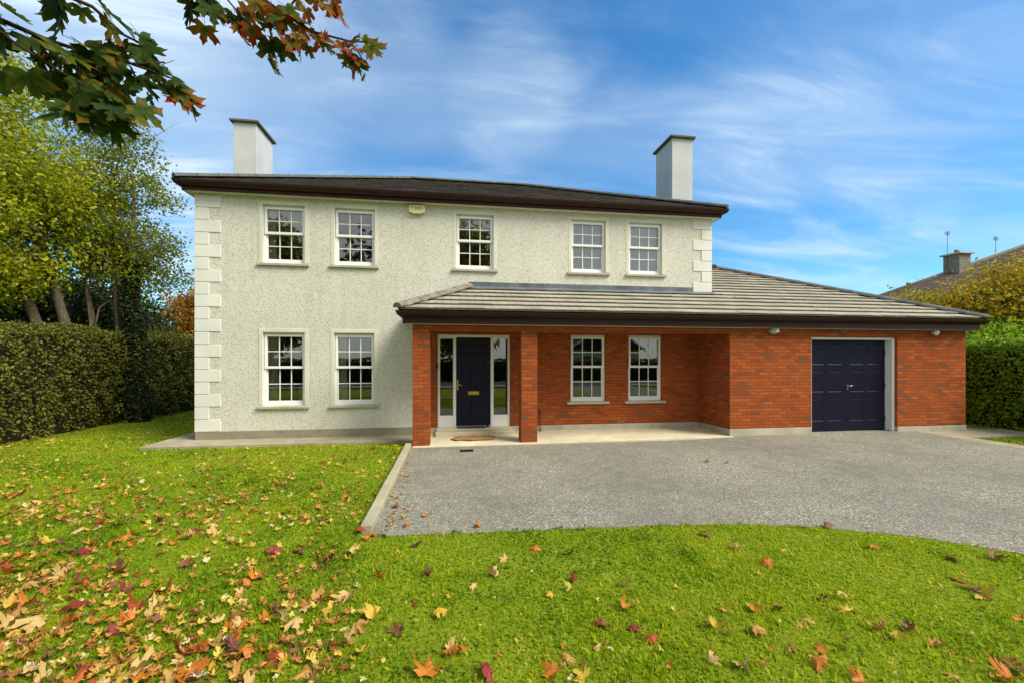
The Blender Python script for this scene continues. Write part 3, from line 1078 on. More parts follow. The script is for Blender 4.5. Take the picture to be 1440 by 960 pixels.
mt = MB()
pts = [(-0.02, 9.16), (0.10, 9.02), (0.22, 9.05), (0.42, 8.98), (0.62, 9.02), (0.80, 9.00), (0.93, 9.10), (0.85, 9.20), (0.97, 9.30), (0.84, 9.37), (0.86, 9.46), (0.62, 9.43), (0.47, 9.49), (0.30, 9.42), (0.18, 9.48), (0.06, 9.38), (0.10, 9.28)]
mt.prism(None, [(a, b, 0.066) for a, b in pts], [(a, b, 0.082) for a, b in pts])
mt.v = [(x, y, z + (random.random() - 0.5) * 0.006) for x, y, z in mt.v]
tag(mt.build("doormat", M["coir"], loc=(0.5, 9.3, 0.055)), "frayed brown coir doormat on concrete slab before the front door", "doormat")
mt = MB()
mt.box(0.13, 0.78, YB - 0.185, YB - 0.155, 0.201, 0.215); mt.box(0.13, 0.78, YB - 0.035, YB - 0.01, 0.201, 0.215)
for i in range(18):
    xx = 0.13 + i * 0.0365
    mt.box(xx, xx + 0.018, YB - 0.155, YB - 0.035, 0.201, 0.212)
tag(mt.build("scraper_mat", M["rubber"], loc=(0.45, YB - 0.1, 0.2)), "dark rubber scraper mat on the doorstep of the front door", "doormat")
mt = MB()
mt.tube([(0.84, YB - 0.06, 0.2005), (0.84, YB - 0.06, 0.24), (0.84, YB - 0.06, 0.27)], [0.035, 0.03, 0.012], 12)
tag(mt.build("doorstop", M["black"], loc=(0.84, YB - 0.06, 0.2)), "small black doorstop standing on doorstep right of the scraper mat", "doorstop")
mt = MB()
mt.tube([(2.10, YB - 0.05, 0.085), (2.09, YB - 0.025, 0.60)], 0.010, 8)
mt.tube([(2.10, YB - 0.05, 0.078), (2.10, YB - 0.05, 0.088)], 0.03, 10)
tag(mt.build("thin_pipe", M["black"], loc=(2.1, YB - 0.05, 0.08)), "thin black upright pipe against recessed brick wall behind the second brick pillar", "pipe")
mt = MB()
zc = drive_z(0.3, 8.2)
for i in range(5):
    mt.box(0.18, 0.40, 8.10 + i * 0.04, 8.12 + i * 0.04, zc + 0.001, zc + 0.008)
mt.box(0.165, 0.18, 8.08, 8.30, zc + 0.001, zc + 0.009); mt.box(0.40, 0.415, 8.08, 8.30, zc + 0.001, zc + 0.009)
tag(mt.build("drain_grate", M["black"], loc=(0.29, 8.19, 0)), "small dark drain grate in tarmac in front of the porch", "drain")


# curtains and blinds: cloth with real folds
def curtain(name, x0, x1, z0, z1, y, mat, label, cat, folds=5, amp=0.03, x0b=None, x1b=None):
    x0b, x1b = x0 if x0b is None else x0b, x1 if x1b is None else x1b
    nx, nz = folds * 8, 8
    V, L, S_ = [], [], []
    for layer in (0, 0.006):
        for j in range(nz + 1):
            q = j / nz
            for i in range(nx + 1):
                t = i / nx
                a = x0 + (x0b - x0) * (1 - q) ** 1.5
                b = x1 + (x1b - x1) * (1 - q) ** 1.5
                V.append((a + (b - a) * t, y + layer + amp * math.sin(t * folds * 2 * math.pi + 0.4 * math.sin(q * 3)), z0 + (z1 - z0) * q))
    for lay in (0, 1):
        o_ = lay * (nx + 1) * (nz + 1)
        for j in range(nz):
            for i in range(nx):
                S_.append(len(L))
                a = o_ + j * (nx + 1) + i
                L += [a, a + 1, a + nx + 2, a + nx + 1]
    o = raw_mesh(name, V, L, S_, mat, smooth=True, loc=((x0 + x1) / 2, y, z0))
    return tag(o, label, cat)


yc = YB + 0.20
curtain("curtain", -4.16, -3.86, 0.70, 2.40, yc, M["curtain"], "pleated cream curtain inside ground floor window nearest the quoins", "curtain", 5)
curtain("curtain", -2.70, -2.40, 0.70, 2.40, yc, M["curtain"], "cream curtain swept aside in ground floor window left of porch", "curtain", 5, 0.025, -2.62, -2.36)
curtain("curtain", -4.16, -3.90, 3.86, 5.2, yc, M["curtain"], "pale curtain inside upstairs window nearest the left chimney", "curtain", 4)
curtain("window_blind", -4.10, -3.24, 4.80, 5.2, yc + 0.08, M["blind"], "cream roller blind half down in upstairs window nearest the left chimney", "blind", 1, 0.004)
curtain("window_blind", 0.10, 1.0, 4.84, 5.2, yc, M["blind"], "cream roller blind at the top of upstairs window above front door", "blind", 1, 0.004)
curtain("net_curtain", 2.86, 3.78, 3.86, 5.22, yc, M["net"], "grey net curtain filling upstairs window left of the rightmost one", "curtain", 6, 0.008)
curtain("net_curtain", 4.34, 5.26, 3.86, 5.22, yc, M["net"], "grey net curtain filling rightmost upstairs window beside the quoins", "curtain", 6, 0.008)
ac = empty("armchair", (-3.30, 10.7, 0.25), "pale armchair seen through ground floor window nearest the quoins", "armchair")
mb = MB(); mb.box(-3.62, -2.98, 10.62, 10.78, 0.45, 1.17); mb.build("backrest", M["chair"], ac, bevel=0.06)
mb = MB(); mb.box(-3.40, -3.06, 10.55, 10.615, 0.95, 1.32); mb.build("cushion", M["chair"], ac, bevel=0.03)
mb = MB(); mb.box(-3.62, -2.98, 10.79, 11.4, 0.27, 0.62); mb.build("seat", M["chair"], ac, bevel=0.05)


# ------------------------------------------------------------------ leaves and foliage
def leaf_quads(cent, size, normal_bias=None, droop=0.25, aspect=0.6, seed=1):
    """rhombic folded leaves: 6 verts, 2 quads each; returns verts, loops, starts"""
    r = np.random.default_rng(seed)
    n = len(cent)
    d = r.normal(size=(n, 3))
    d[:, 2] -= droop * 2
    d /= np.linalg.norm(d, axis=1, keepdims=True)
    nn = r.normal(size=(n, 3))
    if normal_bias is not None: nn += normal_bias
    s = np.cross(d, nn)
    s /= np.linalg.norm(s, axis=1, keepdims=True) + 1e-9
    nn = np.cross(s, d)
    L = size[:, None]
    w_ = L * aspect * 0.5
    fold = L * 0.12
    base = cent - d * L * 0.5
    tip = cent + d * L * 0.5 - nn * L * 0.08
    m1 = cent - d * L * 0.12
    V = np.stack([base, m1 + s * w_ + nn * fold, tip, m1 - s * w_ + nn * fold, cent + 0 * d], axis=1)
    # two quads sharing the midrib: base, side, tip, mid
    V = np.stack([base, m1 + s * w_ + nn * fold, cent + d * L * 0.22 + s * w_ * 0.75 + nn * fold, tip, cent + d * L * 0.22 - s * w_ * 0.75 + nn * fold, m1 - s * w_ + nn * fold], axis=1)
    idx = (np.arange(n) * 6)[:, None]
    loops = np.concatenate([idx + np.array([0, 1, 2, 3]), idx + np.array([0, 3, 4, 5])], axis=1).ravel()
    starts = np.arange(n * 2) * 4
    return V.reshape(-1, 3), loops, starts


def crown_points(blobs, n, r, clump=0.33, nclump=None, shell=0.55):
    """leaf centres gathered in clumps through several ellipsoids (cx,cy,cz,rx,ry,rz,weight)"""
    W = np.array([b[6] for b in blobs], float)
    W /= W.sum()
    nclump = nclump or max(40, n // 45)
    which = r.choice(len(blobs), nclump, p=W)
    B = np.array([b[:6] for b in blobs], float)[which]
    u = r.normal(size=(nclump, 3))
    u /= np.linalg.norm(u, axis=1, keepdims=True)
    rad = shell + (1 - shell) * r.random(nclump) ** 0.7
    rad *= np.where(r.random(nclump) < 0.25, r.random(nclump), 1.0)
    cc = B[:, :3] + u * B[:, 3:] * rad[:, None]
    pick = r.integers(0, nclump, n)
    pts = cc[pick] + r.normal(size=(n, 3)) * np.array([clump, clump, clump * 0.7])
    ct = r.random(nclump)
    return pts, ct[pick], cc


def make_tree(name, base, label, cat, blobs, n, leaf, mat, trunks, seed, bark="bark", clump=0.33, group=None, nlimb=26, nclump=None, aspect=0.6, lo=None):
    r = np.random.default_rng(seed)
    root = empty(name, base, label, cat, group)
    tb = MB()
    ends = []
    for path, r0, r1 in trunks:
        k = len(path)
        tb.tube(path, [r0 + (r1 - r0) * i / (k - 1) for i in range(k)], 9)
        ends += [Vector(p) for p in path[max(1, k // 2):]]
    pts, ct, cc = crown_points(blobs, n, r, clump, nclump)
    for i in r.choice(len(cc), min(nlimb, len(cc)), replace=False):
        c = Vector(cc[i])
        e = min(ends, key=lambda q: (q - c).length + (0.8 if q.z > c.z else 0))
        m = e.lerp(c, 0.5) + Vector(r.normal(size=3)) * 0.15 + Vector((0, 0, 0.1))
        rr = 0.028 + 0.012 * r.random()
        tb.tube([e, m, c], [rr, rr * 0.6, 0.006], 5)
        for _ in range(2):
            t2 = c + Vector(r.normal(size=3)) * 0.5
            tb.tube([m.lerp(c, r.random()), t2], [0.010, 0.004], 4)
    tb.build("trunk", M[bark], root)
    if lo is not None:
        k = pts[:, 2] > lo
        pts, ct = pts[k], ct[k]
    size = leaf * (0.65 + 0.7 * r.random(len(pts)))
    V, L_, S_ = leaf_quads(pts, size, None, 0.3, aspect, seed + 1)
    tint = np.clip(0.45 * ct + 0.55 * r.random(len(pts)), 0, 1)
    raw_mesh("crown", V, L_, S_, M[mat], {"tint": np.repeat(tint, 6)}, root)
    return root


M["lime"] = mat_leaf("lime_leaf", [(0, (0.12, 0.165, 0.008)), (0.35, (0.28, 0.33, 0.012)), (0.7, (0.45, 0.47, 0.018)), (0.93, (0.52, 0.46, 0.025)), (1, (0.58, 0.40, 0.02))], 0.5)
M["olive"] = mat_leaf("olive_leaf", [(0, (0.09, 0.125, 0.012)), (0.5, (0.20, 0.24, 0.016)), (0.85, (0.34, 0.34, 0.02)), (1, (0.46, 0.38, 0.02))], 0.5)
M["conifer"] = mat_leaf("evergreen_leaf", [(0, (0.016, 0.024, 0.008)), (1, (0.06, 0.08, 0.018))], 0.2)
M["ivy"] = mat_leaf("ivy_leaf", [(0, (0.010, 0.018, 0.006)), (1, (0.035, 0.055, 0.012))], 0.15)
M["beech"] = mat_leaf("copper_leaf", [(0, (0.10, 0.05, 0.01)), (0.5, (0.38, 0.18, 0.018)), (1, (0.55, 0.29, 0.02))], 0.45)
M["autumn"] = mat_leaf("autumn_leaf", [(0, (0.14, 0.16, 0.012)), (0.4, (0.36, 0.31, 0.018)), (0.75, (0.58, 0.37, 0.02)), (1, (0.62, 0.27, 0.02))], 0.5)
M["hedge_l"] = mat_leaf("privet_leaf", [(0, (0.06, 0.066, 0.012)), (0.5, (0.15, 0.165, 0.022)), (0.85, (0.24, 0.245, 0.035)), (1, (0.33, 0.26, 0.06))], 0.35, 0.5)
M["hedge_r"] = mat_leaf("laurel_leaf", [(0, (0.11, 0.19, 0.014)), (0.5, (0.24, 0.38, 0.02)), (1, (0.40, 0.54, 0.025))], 0.5, 0.45)
M["maple"] = mat_leaf("maple_leaf", [(0, (0.022, 0.050, 0.006)), (0.32, (0.060, 0.095, 0.008)), (0.46, (0.15, 0.13, 0.010)), (0.58, (0.30, 0.10, 0.012)), (0.76, (0.32, 0.042, 0.012)), (1, (0.20, 0.018, 0.014))], 0.5, 0.6, spec=0.12, grain=38)
M["grass"] = mat_leaf("grass_blade", [(0, (0.06, 0.135, 0.006)), (0.3, (0.185, 0.31, 0.007)), (0.6, (0.35, 0.46, 0.010)), (0.85, (0.47, 0.52, 0.02)), (1, (0.60, 0.52, 0.12))], 0.5, 0.6, spec=0.2)


def hedge(name, x0, x1, y0, y1, h, n, leaf, mat, label, seed, wob=0.12, front="x1"):
    """clipped hedge along Y: twig core and leaves spread over its face and top"""
    r = np.random.default_rng(seed)
    cx = (x0 + x1) / 2
    root = empty(name, (cx, (y0 + y1) / 2, 0), label, "hedge")
    cb = MB()
    cb.box(x0 + 0.22, x1 - 0.22, y0 + 0.2, y1 - 0.2, 0.0, h - 0.25)
    cb.build("twig_core", M["core"], root)
    hw = (x1 - x0) / 2
    per = 2 * h + 2 * hw
    s = r.random(n) * per
    y = y0 + r.random(n) * (y1 - y0)
    X = np.where(s < h, x1, np.where(s < h + 2 * hw, x1 - (s - h), x0))
    Z = np.where(s < h, s, np.where(s < h + 2 * hw, h, per - s))
    nx = np.where(s < h, 1.0, np.where(s < h + 2 * hw, 0.0, -1.0))
    nz = np.where((s >= h) & (s < h + 2 * hw), 1.0, 0.0)
    # rounded shoulders and lumpy face
    lump = wob * (np.sin(y * 1.9 + Z * 1.3) * 0.4 + np.sin(y * 4.3 - Z * 3.1 + 1) * 0.35 + np.sin(y * 9.1 + Z * 7.7) * 0.25 + np.sin(y * 17 - Z * 13 + X * 5) * 0.2)
    dep = -np.abs(r.normal(size=n)) * 0.09
    sh = np.clip((Z - (h - 0.45)) / 0.45, 0, 1) ** 2 * 0.26
    X = X + nx * (lump + dep - sh) + r.normal(size=n) * 0.02
    Z = Z + nz * (lump * 0.7 + dep - 0.12 * (np.abs(X - cx) / hw) ** 4) + r.normal(size=n) * 0.02
    # shoots growing out of the clip line
    shoot = (nz > 0) & (r.random(n) < 0.04)
    Z = Z + np.where(shoot, r.random(n) * 0.16, 0)
    Z = np.maximum(Z, 0.03)
    pts = np.stack([X, y, Z], axis=1)
    keep = r.random(n) < np.clip(0.35 + Z * 1.2, 0, 1)
    pts, nx, nz, lump = pts[keep], nx[keep], nz[keep], lump[keep]
    m = len(pts)
    bias = np.stack([nx, 0 * nx, nz + 0.5], axis=1) * 1.1
    V, L_, S_ = leaf_quads(pts, leaf * (0.6 + 0.8 * r.random(m)), bias, 0.1, 0.62, seed + 1)
    pat = 0.5 + 0.5 * np.sin(pts[:, 1] * 1.3 + 1.2 * np.sin(pts[:, 2] * 2.2)) * np.sin(pts[:, 2] * 3 + pts[:, 1] * 0.7)
    tint = np.clip(0.65 * r.random(m) + 0.35 * pat, 0, 1)
    raw_mesh("foliage", V, L_, S_, M[mat], {"tint": np.repeat(tint, 6)}, root)
    return root


hedge("clipped_hedge", -10.6, -9.15, -1.0, 13.7, 2.58, 72000, 0.060, "hedge_l", "tall dark clipped hedge along left edge of the lawn", 21, 0.2)
hedge("clipped_hedge", -10.3, -8.85, 13.3, 20.5, 2.62, 26000, 0.065, "hedge_l", "dark hedge end beyond the ivy covered trunk near white house corner", 23, 0.16)
hedge("clipped_hedge", 14.05, 15.4, 2.0, 17.0, 2.30, 90000, 0.070, "hedge_r", "bright green clipped hedge beside the garage at right edge", 25, 0.08)

# trees on the left
make_tree("garden_tree", (-10.6, 12.6, 0), "big lime green autumn tree with leaning grey trunks behind left hedge", "tree",
          [(-12.6, 12.3, 6.6, 2.6, 2.2, 2.6, 3), (-11.2, 12.2, 5.2, 1.9, 1.8, 1.7, 2), (-13.2, 11.5, 4.3, 2.2, 1.6, 1.3, 2.2), (-11.6, 12.0, 3.9, 1.3, 1.2, 0.7, 0.6), (-12.9, 12.4, 9.0, 2.2, 1.6, 1.6, 1.6), (-14.6, 11.0, 7.9, 2.4, 1.8, 2.9, 2.4), (-13.0, 11.6, 8.6, 2.0, 1.6, 1.8, 1.2), (-10.6, 12.4, 6.5, 1.3, 1.3, 1.5, 1.0)], 84000, 0.094, "lime",
          [([(-10.45, 12.7, 0), (-10.55, 12.7, 2.0), (-11.0, 12.6, 3.6), (-11.7, 12.4, 5.4), (-12.3, 12.3, 7.6)], 0.15, 0.04),
           ([(-10.05, 12.9, 0), (-10.15, 12.9, 2.2), (-10.5, 12.8, 3.8), (-10.9, 12.6, 5.8), (-11.2, 12.5, 7.4)], 0.15, 0.04),
           ([(-10.8, 12.4, 0), (-11.3, 12.3, 2.3), (-12.4, 12.0, 3.7), (-13.6, 11.6, 5.6)], 0.10, 0.03),
           ([(-11.1, 12.2, 0), (-11.8, 12.0, 2.4), (-13.0, 11.6, 3.4), (-14.4, 11.2, 5.0)], 0.08, 0.03)], 31, clump=0.30, nlimb=90, nclump=800, lo=3.0)
make_tree("garden_tree", (-9.6, 13.6, 0), "slim airy olive green tree with pale straight stems left of white house", "tree",
          [(-9.7, 13.9, 6.4, 1.25, 1.3, 2.6, 3), (-9.3, 14.0, 4.6, 1.2, 1.2, 1.2, 1.4), (-10.3, 13.6, 5.2, 1.2, 1.2, 1.5, 1.4), (-9.9, 13.8, 8.4, 0.9, 0.9, 1.0, 0.8)], 17000, 0.085, "olive",
          [([(-9.45, 13.6, 0), (-9.5, 13.6, 2.4), (-9.65, 13.6, 4.8), (-9.75, 13.7, 6.8), (-9.8, 13.8, 8.4)], 0.085, 0.025),
           ([(-9.55, 13.4, 0), (-9.9, 13.4, 2.4), (-10.3, 13.4, 4.4), (-10.6, 13.4, 6.2)], 0.075, 0.025),
           ([(-9.9, 13.3, 0), (-9.95, 13.3, 2.4), (-10.2, 13.3, 4.6)], 0.05, 0.02)], 33, clump=0.22, nlimb=80, nclump=330, lo=2.6)

iv = empty("ivy_trunk", (-9.0, 13.55, 0), "thick tree trunk wrapped in dark ivy in front of left hedge", "tree")
mb = MB(); mb.tube([(-9.0, 13.55, 0), (-9.05, 13.55, 1.6), (-9.1, 13.6, 3.4), (-9.2, 13.7, 5.4), (-9.25, 13.8, 7.0)], [0.15, 0.13, 0.10, 0.07, 0.03], 10)
mb.build("trunk", M["bark"], iv)
r = np.random.default_rng(41)
n = 6500
zz = r.random(n) ** 0.9 * 4.6
aa = r.random(n) * 2 * np.pi
rr_ = (0.34 - 0.035 * zz) * (0.6 + 0.4 * r.random(n)) * (1 + 0.25 * np.sin(zz * 3 + aa))
pts = np.stack([-9.0 - 0.04 * zz + rr_ * np.cos(aa), 13.55 + rr_ * np.sin(aa), zz], axis=1)
V, L_, S_ = leaf_quads(pts, 0.075 * (0.6 + 0.8 * r.random(n)), np.stack([np.cos(aa), np.sin(aa), 0.3 + 0 * aa], axis=1), 0.3, 0.8, 42)
raw_mesh("ivy", V, L_, S_, M["ivy"], {"tint": np.repeat(r.random(n), 6)}, iv)

make_tree("evergreen_tree", (-13.5, 17.0, 0), "dark evergreen behind left hedge seen beneath the lime green tree", "tree",
          [(-13.6, 17.0, 2.8, 3.2, 1.6, 2.2, 1), (-15.8, 16.6, 3.0, 2.2, 1.5, 2.4, 1)], 26000, 0.15, "conifer", [([(-13.5, 17, 0), (-13.5, 17, 2), (-13.5, 17, 4.6)], 0.2, 0.05)], 51, clump=0.35, nclump=500)
make_tree("evergreen_tree", (-13.3, 19.0, 0), "dark evergreen behind hedge between ivy covered trunk and copper tree", "tree",
          [(-13.3, 19.0, 2.6, 1.5, 1.3, 2.0, 1)], 14000, 0.14, "conifer", [([(-13.3, 19, 0), (-13.3, 19, 2), (-13.3, 19, 4.0)], 0.18, 0.05)], 53, clump=0.3, nclump=300)
make_tree("copper_tree", (-11.9, 23.5, 0), "copper orange autumn tree far behind hedge beside white house corner", "tree",
          [(-12.4, 23.5, 4.1, 1.6, 1.2, 2.0, 1), (-13.6, 24, 3.6, 1.5, 1.2, 1.8, .7)], 12000, 0.12, "beech", [([(-12, 23.5, 0), (-12, 23.5, 2.5), (-12.2, 23.5, 5)], 0.15, 0.04)], 55, clump=0.3, nclump=260)

# trees on the right
make_tree("autumn_tree", (18.5, 11.6, 0), "yellow and orange autumn tree above the right hedge before neighbouring house", "tree",
          [(18.7, 12.0, 3.5, 1.4, 1.3, 0.85, 2), (18.0, 12.6, 3.6, 0.9, 1.0, 0.9, 1.0), (17.0, 13.1, 3.5, 0.75, 0.8, 0.75, 0.7), (19.1, 11.9, 4.3, 0.8, 0.9, 0.9, 0.9), (20.2, 11.0, 4.1, 1.3, 1.3, 1.3, 1.2)], 17000, 0.11, "autumn",
          [([(18.4, 11.6, 0), (18.4, 11.6, 2), (18.6, 11.7, 3.8)], 0.11, 0.04), ([(18.8, 11.4, 0), (19.3, 11.3, 2.2), (20.0, 11.0, 4.3)], 0.09, 0.03)], 61, clump=0.3, nclump=300, nlimb=40)
make_tree("garden_shrub", (17.6, 10.8, 0), "leafy green shrub rising behind bright right hedge below the autumn tree", "shrub",
          [(17.3, 11.4, 2.3, 1.5, 1.2, 0.8, 1), (19.0, 9.6, 2.2, 1.4, 1.2, 0.8, 1)], 9000, 0.11, "hedge_r", [([(17.6, 10.8, 0), (17.6, 10.9, 1.2), (17.5, 11.2, 2.4)], 0.05, 0.02)], 63, clump=0.25, nclump=160)

# ------------------------------------------------------------------ the neighbour's house beyond the right hedge
nb = empty("neighbour_house", (43.83, 26, 0), "neighbouring house far right with brown tiled roof, grey chimney and aerials", "house")
def rot45(cx, cy, a, b):
    c = math.sqrt(0.5)
    return (cx + (a - b) * c, cy + (a + b) * c)
NCX, NCY, NA = 43.83, 26.0, 12.0
mb = MB()
q = [rot45(NCX, NCY, s * NA * 0.94, t * NA * 0.94) for s, t in ((-1, -1), (1, -1), (1, 1), (-1, 1))]
mb.prism(None, [(x, y, 0) for x, y in q], [(x, y, 5.2) for x, y in q])
mb.build("wall", M["render"], nb)
mb = MB()
rows = 31
ez, rise = 5.15, 5.5
for k in range(rows):
    a0, a1 = NA * (1 - k / rows), NA * (1 - (k + 1) / rows)
    z0, z1 = ez + rise * k / rows + 0.03, ez + rise * (k + 1) / rows
    A = [rot45(NCX, NCY, s * a0, t * a0) for s, t in ((-1, -1), (1, -1), (1, 1), (-1, 1))]
    B = [rot45(NCX, NCY, s * a1, t * a1) for s, t in ((-1, -1), (1, -1), (1, 1), (-1, 1))]
    for i in range(4):
        j = (i + 1) % 4
        mb.face([(*A[i], z0), (*A[j], z0), (*B[j], z1), (*B[i], z1)], [(0, k * .3), (2 * a0, k * .3), (a0 + a1, k * .3 + .2999), (a0 - a1, k * .3 + .2999)])
        mb.face([(*A[i], z0 - 0.035), (*A[j], z0 - 0.035), (*A[j], z0), (*A[i], z0)])
M["tile_brown"] = mat_tiles("brown_roof_tile", ((0.075, 0.055, 0.042), (0.13, 0.095, 0.07)), 0.33, (0.16, 0.13, 0.09))
nroof = mb.build("roof", M["tile_brown"], nb)
def hip_pt(f): return Vector((NCX - NA * math.sqrt(2) * (1 - f), NCY, ez + rise * f))
cpt = hip_pt(0.575)
mb = MB()
p0, p1 = hip_pt(0.0), hip_pt(1.0)
mb.tube([p0 + Vector((0, 0, 0.03)), p1 + Vector((0, 0, 0.03))], 0.13, 8)
mb.build("hip_cap", M["ridge_dark"], nroof)
mb = MB(); mb.box(cpt.x - 0.45, cpt.x + 0.55, cpt.y - 0.7, cpt.y + 0.3, cpt.z - 1.0, cpt.z + 1.1)
mb.build("chimney", M["hiptile"], nroof, bevel=0.01)
mb = MB(); mb.box(cpt.x - 0.6, cpt.x + 0.7, cpt.y - 0.85, cpt.y + 0.45, cpt.z + 1.1, cpt.z + 1.2)
mb.build("chimney_cap", M["sill"], nb)
mb = MB(); mb.tube([(cpt.x + 0.05, cpt.y - 0.2, cpt.z + 1.2), (cpt.x + 0.05, cpt.y - 0.2, cpt.z + 1.5)], [0.17, 0.13], 12)
mb.build("chimney_pot", M["terracotta"], nb)
for f, hgt, lab in ((0.546, 3.1, 1), (0.80, 1.5, 2)):
    p = hip_pt(f)
    mb = MB()
    mb.tube([p - Vector((0, 0, 0.2)), p + Vector((0, 0, hgt))], 0.016, 6)
    for k in range(6):
        mb.tube([p + Vector((-0.2 + k * 0.08, 0, hgt - 0.35)), p + Vector((-0.2 + k * 0.08, 0, hgt - 0.05))], 0.010, 4)
    mb.tube([p + Vector((-0.25, 0, hgt - 0.2)), p + Vector((0.25, 0, hgt - 0.2))], 0.012, 4)
    mb.build("aerial", M["ridge_dark"], nb)

# ------------------------------------------------------------------ across the road (mirrored in the panes)
oh = empty("street_house", (17.5, -27, 0), "white gabled house across the road, mirrored in the porch windows", "house")
mb = MB()
mb.box(13.5, 21.5, -34, -26, 0, 3.0)
mb.build("wall", M["plaster"], oh)
mb = MB()
mb.prism(None, [(13.0, -25.6, 2.95), (22.0, -25.6, 2.95), (17.5, -25.6, 6.3)], [(13.0, -34.4, 2.95), (22.0, -34.4, 2.95), (17.5, -34.4, 6.3)])
mb.build("roof", M["slate"], oh)
for x in (14.6, 18.9):
    mb = MB(); mb.box(x, x + 1.5, -25.97, -25.9, 0.9, 2.2); mb.build("window", M["black"], oh)
mb = MB()
for s in (-1, 1):
    mb.prism(None, [(17.5, -25.55, 6.3), (17.5, -25.55, 6.05), (17.5 + s * 4.5, -25.55, 2.75), (17.5 + s * 4.5, -25.55, 3.0)], [(17.5, -25.45, 6.3), (17.5, -25.45, 6.05), (17.5 + s * 4.5, -25.45, 2.75), (17.5 + s * 4.5, -25.45, 3.0)])
mb.build("barge_board", M["upvc"], oh)
def hedge_x(name, x0, x1, y0, y1, h, n, leaf, mat, label, seed):
    o = hedge(name, y0, y1, x0, x1, h, n, leaf, mat, label, seed)
    o.location = (0, 0, 0)
    for c in o.children:
        v = np.empty(len(c.data.vertices) * 3, dtype=np.float32)
        c.data.vertices.foreach_get("co", v)
        v = v.reshape(-1, 3)
        off = np.array([(y0 + y1) / 2, (x0 + x1) / 2, 0], dtype=np.float32)
        v = v + off
        v = v[:, [1, 0, 2]].copy()
        c.data.vertices.foreach_set("co", v.ravel())
        c.data.update()
    return o
hedge_x("roadside_hedge", -40, 40, -17, -15.5, 1.9, 30000, 0.16, "hedge_l", "long hedge across the road, mirrored in the ground floor panes", 71)

for (x, y, hh, lab, sd) in ((-15.5, -19, 14.0, "tall dark street tree across the road facing the white house end", 73), (1.5, -19, 14.5, "tall dark street tree across the road facing the front door", 75), (-27, -20, 12.0, "tall dark street tree across the road farthest left of the drive", 77), (31, -19, 9.0, "dark street tree across the road beside white gabled house", 79)):
    make_tree("street_tree", (x, y, 0), lab, "tree", [(x, y, hh * 0.58, 4.2, 3.0, hh * 0.42, 3), (x - 1, y, hh * 0.35, 3.6, 2.6, hh * 0.22, 1)], 9000, 0.42, "olive", [([(x, y, 0), (x, y, hh * .4), (x + .2, y, hh * .85)], 0.3, 0.06)], sd, clump=0.5, nclump=420)

# ------------------------------------------------------------------ maple whose boughs hang into the picture
OUT = [(0, 1.0), (.085, .80), (.22, .79), (.165, .56), (.17, .45), (.33, .54), (.45, .63), (.56, .70), (.62, .56), (.84, .50), (.70, .38), (.62, .26), (.44, .17), (.52, .10), (.68, -.02), (.52, -.06), (.36, -.18), (.16, -.12), (.02, -.02)]
OUT = OUT + [(-x, y) for x, y in reversed(OUT[1:])]
OUT = np.array(OUT)
NO = len(OUT)


def maple_leaf_local(r, curl, fold, stem=True, wav=0.06, jitter=0.07):
    """one lobed leaf of unit length: centre, inner ring, outer ring (+ stalk); returns verts, polys, radial value"""
    c0 = np.array([0, 0.12])
    jit = OUT * (1 + r.normal(size=OUT.shape) * jitter)
    inner = c0 + (jit - c0) * 0.5
    P = np.vstack([c0[None], inner, jit])
    rad = np.concatenate([[0], np.full(NO, 0.5), np.clip(np.linalg.norm(jit - c0, axis=1), 0.3, 1)])
    x, y = P[:, 0], P[:, 1]
    z = fold * np.abs(x) + curl * ((y - 0.2) ** 2 + 0.6 * x ** 2) + wav * np.sin(x * 7 + r.random() * 6) * np.abs(y) + wav * np.sin(y * 6 + r.random() * 6) * np.abs(x)
    V = np.stack([x, y, z], axis=1)
    F = []
    for i in range(NO):
        j = (i + 1) % NO
        F.append((0, 1 + i, 1 + j))
        F.append((1 + i, 1 + NO + i, 1 + NO + j, 1 + j))
    if stem:
        n = len(V)
        sx = r.normal() * 0.1
        st = np.array([[-.012, -.02, z[0]], [.012, -.02, z[0]], [sx + .010, -.6, -.05], [sx - .010, -.6, -.05], [0, -.02, z[0] + .02], [sx, -.6, -.03]])
        V = np.vstack([V, st])
        rad = np.concatenate([rad, np.full(6, 0.85)])
        F += [(n, n + 1, n + 2, n + 3), (n + 1, n + 4, n + 5, n + 2), (n + 4, n, n + 3, n + 5)]
    return V, F, rad


